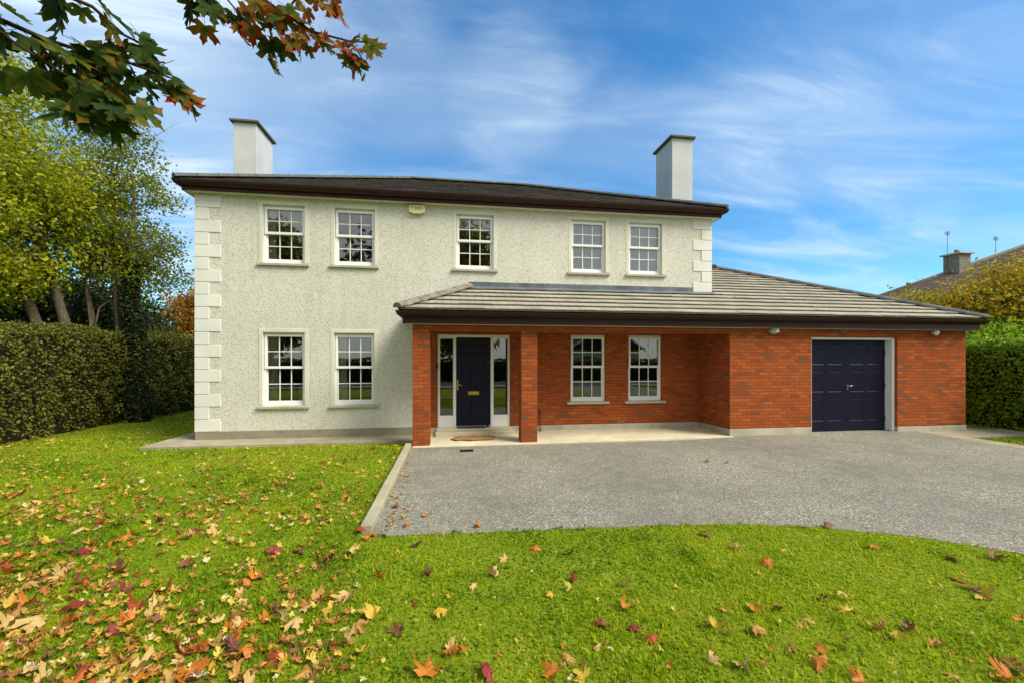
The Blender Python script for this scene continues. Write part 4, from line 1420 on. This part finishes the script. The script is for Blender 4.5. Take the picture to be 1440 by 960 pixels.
maple = empty("maple_tree", (-3.4, -1.4, 0), "maple with green and red autumn leaves overhanging the top left of the photo", "tree")
rm = np.random.default_rng(81)
tb = MB()
tb.tube([(-3.4, -1.4, 0), (-3.45, -1.35, 1.2), (-3.3, -1.3, 2.6), (-3.2, -1.4, 4.4), (-3.1, -1.5, 7.0)], [0.24, 0.18, 0.15, 0.11, 0.04], 12)
boughs = [  # (pixel x, pixel y, metres ahead) along each twig that hangs into view
    [(-160, -60, 1.35), (-60, -5, 1.5), (0, 28, 1.62), (70, 58, 1.72), (130, 76, 1.78), (185, 90, 1.86), (232, 88, 1.92)],
    [(-150, -150, 1.45), (-20, -80, 1.55), (60, -20, 1.65), (130, 10, 1.75), (175, 50, 1.82), (215, 70, 1.9)],
    [(-60, -5, 1.5), (20, 60, 1.58), (75, 95, 1.62), (120, 122, 1.65), (172, 145, 1.68)],
    [(60, 53, 1.7), (130, 110, 1.76), (165, 140, 1.8)],
    [(185, 90, 1.86), (240, 110, 1.95), (262, 125, 1.98)],
    [(200, -190, 1.7), (300, -70, 2.0), (350, -15, 2.15), (400, 20, 2.25), (440, 45, 2.35), (490, 58, 2.42), (522, 60, 2.48)],
    [(300, -70, 2.0), (320, 0, 2.1), (345, 30, 2.15), (368, 62, 2.2)],
    [(350, -15, 2.15), (385, 40, 2.2), (420, 60, 2.25)],
    [(490, 58, 2.42), (505, 75, 2.45), (515, 95, 2.46)],
    [(300, -70, 2.0), (280, -20, 2.05), (275, 5, 2.08)],
    [(400, 20, 2.25), (430, -20, 2.3), (455, -10, 2.35)],
]
bw = [[at(*p) for p in b] for b in boughs]
limb0 = Vector((-3.25, -1.32, 3.2))
for i, b in enumerate(bw):
    k = len(b)
    r0 = 0.012 if i in (0, 1, 5) else 0.006
    if i in (0, 1, 5):
        s = b[0]
        mid_ = limb0.lerp(s, 0.55) + Vector((0, 0, 0.35))
        tb.tube([limb0, limb0.lerp(s, 0.25) + Vector((0, 0, 0.3)), mid_, s], [0.06, 0.045, 0.03, 0.013], 8)
    tb.tube(b, [r0 * (1 - 0.7 * q / (k - 1)) for q in range(k)], 6)
MV, ML, MS, MT = [], [], [], []


def add_maple_leaf(p, size, tip, nrm, red, r):
    global MV
    V, F, rad = maple_leaf_local(r, r.uniform(-0.35, 0.1), r.uniform(0.05, 0.4), True, 0.07)
    tip = Vector(tip).normalized()
    sd = tip.cross(Vector(nrm)).normalized()
    nn = sd.cross(tip)
    A = np.array([sd, tip, nn])
    W = (V + np.array([0, 0.6, 0.0])) @ A * size + np.array(p)
    base = sum(len(v) for v in MV)
    MV.append(W)
    for f in F:
        MS.append(len(ML))
        ML.extend([base + q for q in f])
    MT.append(np.clip(red * 0.55 + (rad - 0.35) * (0.25 + red * 0.7), 0, 1))


def twig_leaves(b, n, size, red, spread, lo=0.1):
    for _ in range(n):
        q = lo + (1 - lo) * rm.random()
        t = q * (len(b) - 1)
        i = min(int(t), len(b) - 2)
        p = b[i].lerp(b[i + 1], t - i) + Vector(rm.normal(size=3)) * spread
        d = (b[i + 1] - b[i]).normalized() * 0.5 + Vector((rm.normal() * 0.5, rm.normal() * 0.5, -0.9 + rm.normal() * 0.3))
        nr = Vector((rm.normal() * 0.6, -0.55 + rm.normal() * 0.5, 0.75 + rm.normal() * 0.4))
        add_maple_leaf(p, size * rm.uniform(0.5, 1.05), d, nr, np.clip(red + rm.normal() * 0.22, 0, 1), rm)


twig_leaves(bw[0], 36, 0.118, 0.14, 0.045, 0.2)
twig_leaves(bw[1], 16, 0.118, 0.22, 0.035, 0.35)
twig_leaves(bw[2], 21, 0.112, 0.30, 0.04, 0.2)
twig_leaves(bw[3], 10, 0.108, 0.42, 0.03)
twig_leaves(bw[4], 6, 0.105, 0.55, 0.015, 0.5)
twig_leaves(bw[5], 26, 0.102, 0.62, 0.03, 0.35)
twig_leaves(bw[6], 12, 0.102, 0.45, 0.03, 0.3)
twig_leaves(bw[7], 8, 0.10, 0.7, 0.03)
twig_leaves(bw[8], 8, 0.085, 0.95, 0.015)
twig_leaves(bw[9], 12, 0.108, 0.25, 0.03, 0.4)
twig_leaves(bw[10], 10, 0.10, 0.8, 0.03)
# the rest of the crown, above and behind the viewer
for blob in ((-3.2, -2.0, 6.6, 2.6, 2.0, 2.3, 520), (-0.4, -2.6, 6.9, 2.2, 1.8, 1.8, 330), (1.6, -3.2, 6.6, 1.6, 1.5, 1.5, 180), (-5.2, -2.4, 5.6, 1.6, 1.6, 1.6, 180)):
    c = Vector(blob[:3])
    for _ in range(12):
        u = Vector(rm.normal(size=3)).normalized()
        e = c + Vector((u.x * blob[3], u.y * blob[4], u.z * blob[5])) * 0.8
        s = Vector((-3.15, -1.42, min(5.6, max(3.0, e.z - 1.5))))
        tb.tube([s, s.lerp(e, 0.5) + Vector((0, 0, 0.25)), e], [0.05, 0.03, 0.008], 6)
    for _ in range(blob[6]):
        u = Vector(rm.normal(size=3)).normalized() * (0.45 + 0.55 * rm.random())
        p = c + Vector((u.x * blob[3], u.y * blob[4], u.z * blob[5]))
        add_maple_leaf(p, rm.uniform(0.16, 0.24), (rm.normal() * .6, rm.normal() * .6, -0.8), (rm.normal() * .6, rm.normal() * .6, 0.8), np.clip(0.4 + rm.normal() * 0.25, 0, 1), rm)
tb.build("trunk", M["twig"], maple)
raw_mesh("crown", np.vstack(MV), np.array(ML), np.array(MS), M["maple"], {"tint": np.concatenate(MT)}, maple)

# ------------------------------------------------------------------ grass
rg0 = np.random.default_rng(5)


def on_lawn(x, y):
    """True where turf grows"""
    wob = 0.028 * np.sin(x * 13 + 2 * np.sin(x * 5.1)) + 0.02 * np.sin(x * 31) + 0.03 * rg0.random(len(x))
    ok = ~((x > -0.93) & (x < DRIVE_R) & (y > np.interp(x, [e[0] for e in EDGE[:-1]], [e[1] for e in EDGE[:-1]]) + wob) & (y < 9))
    ok &= ~((x > 7.3) & (x < 11.63) & (y < 9))
    ok &= ~((x > -6.12) & (y > 9.21))
    ok &= ~((x > 11.1) & (y > 7.93))
    ok &= (x > -9.5) & (x < 14.3)
    ok |= (x > 13.3) & (x < 14.3) & (y > 8.8)
    return ok


rg = np.random.default_rng(91)
bx, by, bs = [], [], []
for d0, d1, dens, sc in ((0.6, 1.9, 3000, 1.2), (1.9, 3.2, 5600, 1.0), (3.2, 4.6, 4200, 1.12), (4.6, 6.5, 2300, 1.35), (6.5, 9.5, 1000, 1.8), (9.5, 17, 330, 2.4)):
    wmax = 1.5 * d1 + 2.2
    n = int((d1 - d0) * 2 * wmax * dens)
    d = d0 + (d1 - d0) * rg.random(n)
    u = (rg.random(n) * 2 - 1) * wmax
    x = SN * d + CS * u
    y = CS * d - SN * u
    k = (np.abs(u) < 1.5 * d + 2.2) & on_lawn(x, y)
    x, y = x[k], y[k]
    # thinner and thicker patches
    pt = np.sin(x * 2.3 + np.sin(y * 1.7) * 1.3) * np.sin(y * 2.9 + x * 0.8)
    k = rg.random(len(x)) < 0.72 + 0.28 * pt
    bx.append(x[k]); by.append(y[k]); bs.append(np.full(k.sum(), sc))
bx, by, bs = np.concatenate(bx), np.concatenate(by), np.concatenate(bs)
n = len(bx)
def vnoise(x, y, f, seed):
    g_ = np.random.default_rng(seed).random((64, 64))
    u, v = x * f + 31.3, y * f + 17.7
    i, j = np.floor(u).astype(int), np.floor(v).astype(int)
    a, b = u - i, v - j
    a, b = a * a * (3 - 2 * a), b * b * (3 - 2 * b)
    q = lambda di, dj: g_[(i + di) % 64, (j + dj) % 64]
    return (q(0, 0) * (1 - a) + q(1, 0) * a) * (1 - b) + (q(0, 1) * (1 - a) + q(1, 1) * a) * b


fb = 0.40 * vnoise(bx, by, 0.9, 1) + 0.30 * vnoise(bx, by, 2.3, 2) + 0.30 * vnoise(bx, by, 6.5, 3)
patch = np.clip((fb - 0.5) * 2.6 + 0.5, 0, 1)
patch_old = 0.5 + 0.28 * (np.sin(bx * 4.3 + 2.2 * np.sin(by * 3.1)) * np.sin(by * 5.2 + 1.3 * np.sin(bx * 3.7))) + 0.34 * np.sin(bx * 1.7 + 1.1 * np.sin(by * 1.3)) * np.sin(by * 1.9 + 0.9 * np.sin(bx * 2.2))
fine = vnoise(bx, by, 15, 4)
hgt = (0.014 + 0.020 * rg.random(n)) * (0.55 + 0.50 * vnoise(bx, by, 1.6, 8) + 0.55 * vnoise(bx, by, 7, 9))
hgt *= np.where(rg.random(n) < 0.06, 1.5, 1.0)
wid = (0.0022 + 0.0018 * rg.random(n)) * bs ** 1.25
clov = rg.random(n) < 0.34                       # broad low clover and daisy leaves among the blades
wid = np.where(clov, wid * 2.6, wid)
hgt = np.where(clov, hgt * 0.7, hgt)
ang = rg.random(n) * 2 * np.pi
lean = hgt * (0.25 + 0.9 * rg.random(n)) * np.where(clov, 1.3, 1)
la = rg.random(n) * 2 * np.pi
dx, dy = np.cos(ang) * wid, np.sin(ang) * wid
lx, ly = np.cos(la) * lean, np.sin(la) * lean
z0 = np.zeros(n)
P = np.stack([
    np.stack([bx - dx, by - dy, z0], 1), np.stack([bx + dx, by + dy, z0], 1),
    np.stack([bx + dx * .9 + lx * .35, by + dy * .9 + ly * .35, hgt * .6], 1), np.stack([bx - dx * .9 + lx * .35, by - dy * .9 + ly * .35, hgt * .6], 1),
    np.stack([bx + lx, by + ly, hgt], 1)], axis=1).reshape(-1, 3)
base = (np.arange(n) * 5)[:, None]
loops = np.concatenate([base + np.array([0, 1, 2, 3]), base + np.array([3, 2, 4])], axis=1).ravel()
starts = np.concatenate([(np.arange(n) * 7)[:, None], (np.arange(n) * 7 + 4)[:, None]], axis=1).ravel()
tint = np.clip(-0.06 + 0.42 * rg.random(n) + 0.46 * patch + 0.18 * fine + np.where(rg.random(n) < 0.05, 0.35, 0), 0, 1)
gr = raw_mesh("grass", P, loops, starts, M["grass"], {"tint": np.repeat(tint, 5)})
tag(gr, "bright green mown grass covering the lawn", "grass", kind="stuff")

# ------------------------------------------------------------------ fallen maple leaves
def mat_fallen(name, c, edge):
    t = NT(name)
    a = t.n("ShaderNodeAttribute", attribute_name="tint")
    n1 = t.noise(t.n("ShaderNodeTexCoord").outputs["Object"], 9, 4, 0.6)
    f = t.math("ADD", t.math("MULTIPLY", a.outputs["Fac"], 0.8), t.math("MULTIPLY", t.math("SUBTRACT", n1, 0.5), 1.2))
    k = t.ramp(f, [(0.15, c), (0.75, edge), (1.0, tuple(x * 0.6 for x in edge))])
    oi = t.n("ShaderNodeObjectInfo")
    k = t.mix(t.math("MULTIPLY", oi.outputs["Random"], 0.3), k, tuple(x * 0.55 for x in c))
    b = t.n("ShaderNodeBsdfPrincipled")
    t.l(k, b.inputs["Base Color"])
    b.inputs["Roughness"].default_value = 0.55
    b.inputs["Specular IOR Level"].default_value = 0.3
    tr = t.n("ShaderNodeBsdfTranslucent")
    t.l(k, tr.inputs["Color"])
    mx = t.n("ShaderNodeMixShader")
    mx.inputs[0].default_value = 0.2
    t.l(b.outputs[0], mx.inputs[1]); t.l(tr.outputs[0], mx.inputs[2]); t.l(mx.outputs[0], t.out.inputs[0])
    return t.m


HUES = [("golden yellow", (0.62, 0.42, 0.04), (0.55, 0.33, 0.05)), ("pale buff", (0.66, 0.47, 0.17), (0.54, 0.33, 0.10)), ("tan", (0.55, 0.30, 0.08), (0.42, 0.20, 0.05)),
        ("orange", (0.60, 0.22, 0.025), (0.50, 0.13, 0.02)), ("scarlet", (0.40, 0.07, 0.02), (0.34, 0.04, 0.02)), ("crimson", (0.30, 0.035, 0.03), (0.20, 0.02, 0.025)),
        ("russet brown", (0.25, 0.095, 0.045), (0.17, 0.06, 0.03)), ("dusky purple", (0.20, 0.055, 0.05), (0.13, 0.04, 0.04)), ("greenish yellow", (0.40, 0.40, 0.05), (0.42, 0.32, 0.04))]
rl = np.random.default_rng(101)
leaf_mesh = {}
for name, c, e in HUES:
    m = mat_fallen(name.replace(" ", "_") + "_leaf", c, e)
    for s in range(4):
        curl, fold = ((0.25, 0.15), (0.55, 0.5), (-0.45, -0.2), (0.1, 0.8))[s]
        V, F, rad = maple_leaf_local(rl, curl, fold, True, 0.16)
        V = V - np.array([0, 0.2, 0])
        V[:, 2] -= V[:, 2].min()
        me = bpy.data.meshes.new("fallen_leaf")
        me.from_pydata([tuple(v) for v in V], [], F)
        a = me.attributes.new("tint", "FLOAT", "POINT")
        a.data.foreach_set("value", rad.astype(np.float32))
        me.polygons.foreach_set("use_smooth", np.ones(len(F), dtype=bool))
        me.materials.append(m)
        leaf_mesh[(name, s)] = me

spots = []   # (x, y, hue index, size)
for px, py, hue, sz in (
        (918, 899, 4, .075), (1005, 880, 0, .06), (845, 877, 5, .065), (432, 943, 2, .085), (602, 806, 7, .065), (692, 808, 1, .07), (586, 767, 7, .062), (802, 777, 7, .062), (752, 772, 3, .055),
        (505, 748, 4, .075), (522, 750, 3, .07), (536, 752, 6, .06), (515, 756, 3, .055), (466, 785, 5, .07), (1240, 885, 2, .06), (1225, 768, 3, .055), (1340, 784, 6, .075), (1400, 784, 6, .08), (1372, 828, 7, .075),
        (1162, 738, 6, .06), (1150, 737, 1, .05), (993, 751, 6, .07), (250, 921, 4, .09), (1112, 909, 6, .07), (1152, 932, 3, .07), (1148, 905, 3, .06), (640, 915, 3, .08), (600, 944, 3, .085), (680, 945, 5, .085),
        (780, 944, 3, .08), (820, 950, 0, .07), (800, 925, 2, .07), (1122, 875, 2, .055), (600, 724, 3, .06), (548, 740, 6, .065), (612, 747, 3, .055), (636, 747, 6, .05), (670, 738, 3, .055), (574, 736, 3, .045),
        (562, 705, 3, .05), (555, 712, 6, .05), (573, 668, 3, .05), (995, 648, 3, .05), (1022, 650, 6, .045), (908, 741, 3, .055), (821, 744, 6, .05), (880, 821, 1, .06), (877, 853, 3, .06), (774, 834, 0, .05),
        (617, 862, 0, .06), (535, 812, 3, .06), (517, 857, 0, .06), (490, 836, 1, .08), (485, 866, 3, .06), (560, 885, 6, .07), (666, 823, 1, .055), (635, 910, 1, .07), (1135, 870, 1, .05), (1060, 857, 3, .055),
        (1097, 856, 6, .055), (1188, 858, 0, .055), (1210, 858, 0, .06), (1182, 838, 1, .05), (1440, 868, 3, .06), (1050, 935, 1, .055), (150, 915, 6, .085), (40, 880, 1, .10), (130, 765, 0, .08), (95, 828, 5, .10),
        (165, 805, 6, .09), (330, 840, 0, .08), (385, 775, 5, .08), (415, 880, 1, .075), (355, 812, 3, .075), (30, 800, 3, .10), (300, 905, 2, .09), (265, 945, 3, .09), (75, 848, 8, .09), (15, 855, 0, .08),
        (1345, 948, 2, .08), (1420, 955, 3, .08), (1278, 882, 7, .06), (1318, 905, 2, .055)):
    p = on_ground(px, py, 0.02)
    spots.append((p.x, p.y, hue, sz * 1.2))
while len(spots) < 300:
    if rl.random() < 0.80:
        px = 470 * rl.random() ** 1.25
        py = 690 + 275 * rl.random() ** 0.85
        if py < 690 + (px - 150) * 0.25: continue
    else:
        px, py = 440 + 1000 * rl.random(), 770 + 190 * rl.random()
        if px > 700 and rl.random() < 0.55: continue
        if py < 760 + max(0, px - 1200) * 0.2: continue
    p = on_ground(px, py, 0.02)
    if any((p.x - s[0]) ** 2 + (p.y - s[1]) ** 2 < 0.0022 for s in spots): continue
    hue = int(rl.choice(9, p=[.17, .24, .19, .16, .05, .04, .09, .03, .03]))
    spots.append((p.x, p.y, hue, rl.uniform(.048, .098)))

ORD = ["first", "second", "third", "fourth", "fifth", "sixth", "seventh", "eighth", "ninth", "tenth", "eleventh", "twelfth", "thirteenth", "fourteenth", "fifteenth"]


def where(x, y):
    d = SN * x + CS * y
    px = seen_x(x, y)
    py = 506 + 590 * CAM_H / d
    if -0.80 < x and y > edge_y(x) + 0.02: return "on grey tarmac drive"
    row = "far " if py < 735 else "middle " if py < 785 else "near " if py < 830 else "foreground " if py < 885 else "bottom edge "
    if px < 130: c = "grass at far left"
    elif px < 260: c = "grass left of the kerb"
    elif px < 390: c = "grass at inner left"
    elif px < 540: c = "grass below the kerb end"
    elif px < 760: c = "grass below front door"
    elif px < 1000: c = "grass below recess windows"
    elif px < 1220: c = "grass below garage door"
    else: c = "grass at right"
    return "on " + row + c


bins = {}
for i, s in enumerate(spots):
    bins.setdefault((HUES[s[2]][0], where(s[0], s[1])), []).append(i)
for (hname, place), ids in bins.items():
    ids.sort(key=lambda i: seen_x(spots[i][0], spots[i][1]))
    for k, i in enumerate(ids):
        x, y, hue, sz = spots[i]
        o = bpy.data.objects.new("fallen_leaf", leaf_mesh[(hname, int(rl.integers(0, 4)))])
        col.objects.link(o)
        drive = "tarmac" in place
        o.location = (x, y, (drive_z(x, y) + 0.004) if drive else 0.004 + 0.016 * rl.random())
        o.scale = (sz, sz * rl.uniform(.85, 1.15), sz * rl.uniform(.8, 1.5))
        tl = 0.12 if drive else 0.34
        o.rotation_euler = (rl.normal() * tl + (math.pi if rl.random() < 0.25 else 0), rl.normal() * tl, rl.random() * 6.283)
        if abs(o.rotation_euler[0]) > 2: o.location.z += 0.012
        rank = "" if len(ids) == 1 else (", leftmost" if k == 0 else ", rightmost" if k == len(ids) - 1 else f", {ORD[k]} from left")
        tag(o, f"{hname} maple leaf lying {place}{rank}", "leaf", "maple leaves fallen on the lawn and drive")

# the smaller scraps and far leaves past those three hundred
LV, LL, LS, LT_ = [], [], [], []
nb_ = 0
sc_pts = []
while len(sc_pts) < 2000:
    q = rl.random()
    if q < 0.42: px, py, sz = 560 * rl.random() ** 1.1, 615 + 120 * rl.random(), rl.uniform(.02, .06)
    elif q < 0.8: px, py, sz = 500 * rl.random() ** 1.35, 690 + 270 * rl.random() ** 0.8, rl.uniform(.018, .052)
    elif q < 0.84: px, py, sz = 555 + (rl.random() - .5) * 40, 640 + 100 * rl.random(), rl.uniform(.02, .035)
    elif q < 0.87: px, py, sz = 20 + 250 * rl.random(), 590 + 30 * rl.random(), rl.uniform(.03, .05)
    else: px, py, sz = 450 + 990 * rl.random(), 765 + 190 * rl.random(), rl.uniform(.010, .028)
    p = on_ground(px, py, 0.02)
    if q > 0.87 and rl.random() < 0.4: continue
    if q < 0.8 or q > 0.84:
        if not bool(on_lawn(np.array([p.x]), np.array([p.y]))[0]) and p.y < 12: continue
    sc_pts.append((p.x, p.y, sz))
for x, y, sz in sc_pts:
    V, F, rad = maple_leaf_local(rl, rl.uniform(-.7, .9), rl.uniform(-.3, .9), False, .2, 0.13)
    rot = Matrix.Rotation(rl.random() * 6.283, 3, "Z") @ Matrix.Rotation(rl.normal() * .4, 3, "X") @ Matrix.Rotation(rl.normal() * .4, 3, "Y")
    dr_ = -0.80 < x and y > edge_y(x)
    W = V @ np.array(rot).T * sz + np.array([x, y, (drive_z(x, y) + .012) if dr_ else 0.026])
    LV.append(W)
    for f in F:
        LS.append(len(LL)); LL.extend([nb_ + q for q in f])
    nb_ += len(V)
    LT_.append(np.full(len(V), rl.random()))
M["litter"] = mat_leaf("leaf_scraps", [(0, (0.15, 0.055, 0.03)), (0.2, (0.40, 0.13, 0.025)), (0.45, (0.50, 0.24, 0.05)), (0.7, (0.60, 0.38, 0.06)), (0.9, (0.64, 0.50, 0.09)), (1, (0.62, 0.54, 0.33))], 0.2)
o = raw_mesh("leaf_litter", np.vstack(LV), np.array(LL), np.array(LS), M["litter"], {"tint": np.concatenate(LT_)})
tag(o, "small leaf scraps and far fallen leaves scattered over the lawn", "leaf litter", kind="stuff")

# ------------------------------------------------------------------ light and sky
SUN_EL, SUN_AZ = R(46), R(122)           # azimuth clockwise from +Y: behind the viewer's right shoulder
sd_ = Vector((math.sin(SUN_AZ) * math.cos(SUN_EL), math.cos(SUN_AZ) * math.cos(SUN_EL), math.sin(SUN_EL)))
ld = bpy.data.lights.new("sun", "SUN")
ld.energy = 3.8
ld.angle = R(28)
ld.color = (1.0, 0.93, 0.78)
lo_ = bpy.data.objects.new("sun", ld)
col.objects.link(lo_)
lo_.rotation_euler = sd_.to_track_quat("Z", "Y").to_euler()
lo_.location = (20, -20, 30)

wd = bpy.data.worlds.new("World")
scene.world = wd
wd.use_nodes = True
t = wd.node_tree
t.nodes.clear()
N = t.nodes.new
out = N("ShaderNodeOutputWorld")
bg = N("ShaderNodeBackground")
sky = N("ShaderNodeTexSky")
sky.sky_type = "NISHITA"
sky.sun_disc = False
sky.sun_elevation = SUN_EL
sky.sun_rotation = SUN_AZ
sky.air_density = 1.0
sky.dust_density = 0.6
sky.ozone_density = 2.0
hs = N("ShaderNodeHueSaturation")
hs.inputs["Saturation"].default_value = 1.65
hs.inputs["Value"].default_value = 1.15
t.links.new(sky.outputs[0], hs.inputs["Color"])
tc = N("ShaderNodeTexCoord")
sx = N("ShaderNodeSeparateXYZ")
t.links.new(tc.outputs["Generated"], sx.inputs[0])
def mth(op, a, b=0.0):
    m = N("ShaderNodeMath"); m.operation = op
    for s, v in ((m.inputs[0], a), (m.inputs[1], b)):
        if hasattr(v, "is_linked"): t.links.new(v, s)
        else: s.default_value = v
    return m.outputs[0]
zz_ = mth("ADD", mth("MAXIMUM", sx.outputs[2], 0.0), 0.16)
cx_ = N("ShaderNodeCombineXYZ")
t.links.new(mth("DIVIDE", sx.outputs[0], zz_), cx_.inputs[0])
t.links.new(mth("DIVIDE", sx.outputs[1], zz_), cx_.inputs[1])
mp = N("ShaderNodeMapping")
mp.inputs["Rotation"].default_value = (0, 0, R(-38))
mp.inputs["Scale"].default_value = (0.55, 1.5, 1)
mp.inputs["Location"].default_value = (3.1, 1.4, 0)
t.links.new(cx_.outputs[0], mp.inputs[0])
def nz(scale, detail, rough, dist):
    q = N("ShaderNodeTexNoise")
    q.inputs["Scale"].default_value = scale; q.inputs["Detail"].default_value = detail
    q.inputs["Roughness"].default_value = rough; q.inputs["Distortion"].default_value = dist
    t.links.new(mp.outputs[0], q.inputs["Vector"])
    return q.outputs[0]
def rmp(v, a, b, hi=1.0):
    q = N("ShaderNodeMapRange"); q.interpolation_type = "SMOOTHSTEP"
    q.inputs[1].default_value = a; q.inputs[2].default_value = b; q.inputs[4].default_value = hi
    t.links.new(v, q.inputs[0])
    return q.outputs[0]
broad = rmp(nz(0.75, 4, 0.5, 0.3), 0.40, 0.68)
streak = rmp(nz(2.1, 9, 0.61, 0.7), 0.33, 0.78)
cl = mth("MULTIPLY", mth("ADD", mth("MULTIPLY", broad, 0.55), mth("MULTIPLY", mth("MULTIPLY", streak, streak), 0.75)), 0.85)
cl = mth("MINIMUM", mth("ADD", mth("MULTIPLY", cl, 0.46), 0.07), 0.85)
behind = rmp(mth("MULTIPLY", sx.outputs[1], -1.0), -0.15, 0.55, 0.72)  # extra cloud added out of view behind the viewer, makes the skylight less blue
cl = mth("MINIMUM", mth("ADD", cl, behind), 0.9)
def patch(px, py, inner, outer, amt):
    d = (at(px, py, 1.0) - Vector((0, 0, CAM_H))).normalized()
    vm = N("ShaderNodeVectorMath"); vm.operation = "DOT_PRODUCT"
    nrm = N("ShaderNodeVectorMath"); nrm.operation = "NORMALIZE"
    t.links.new(tc.outputs["Generated"], nrm.inputs[0])
    t.links.new(nrm.outputs[0], vm.inputs[0]); vm.inputs[1].default_value = d
    return mth("MULTIPLY", rmp(vm.outputs["Value"], math.cos(R(outer)), math.cos(R(inner)), amt), mth("ADD", mth("MULTIPLY", streak, 0.7), 0.35))
for args in ((290, 70, 1, 17, 0.62), (120, 40, 1, 14, 0.45), (720, 140, 1, 9, 0.40), (560, 110, 1, 9, 0.30), (250, 330, 1, 9, 0.65), (1180, 260, 3, 22, 0.30)):
    cl = mth("MINIMUM", mth("ADD", cl, patch(*args)), 0.94)
mixc = N("ShaderNodeMix"); mixc.data_type = "RGBA"
t.links.new(cl, mixc.inputs[0])
az = N("ShaderNodeMix"); az.data_type = "RGBA"; az.blend_type = "MULTIPLY"; az.inputs[0].default_value = 1.0
t.links.new(hs.outputs[0], az.inputs[6]); az.inputs[7].default_value = (0.74, 1.07, 1.03, 1)
t.links.new(az.outputs[2], mixc.inputs[6])
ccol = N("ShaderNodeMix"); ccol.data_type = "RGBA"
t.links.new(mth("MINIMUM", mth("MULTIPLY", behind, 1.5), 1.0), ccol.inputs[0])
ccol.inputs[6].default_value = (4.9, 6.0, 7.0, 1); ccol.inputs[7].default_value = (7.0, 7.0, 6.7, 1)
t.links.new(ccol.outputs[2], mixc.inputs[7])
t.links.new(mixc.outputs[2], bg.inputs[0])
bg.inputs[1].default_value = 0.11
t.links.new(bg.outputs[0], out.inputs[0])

scene.view_settings.view_transform = "Standard"
scene.view_settings.look = "None"
scene.view_settings.exposure = 0.55
scene.view_settings.gamma = 1.0
scene.view_settings.use_curve_mapping = False
scene.render.engine = "CYCLES"
scene.cycles.use_denoising = True
scene.cycles.max_bounces = 8
scene.cycles.transparent_max_bounces = 16
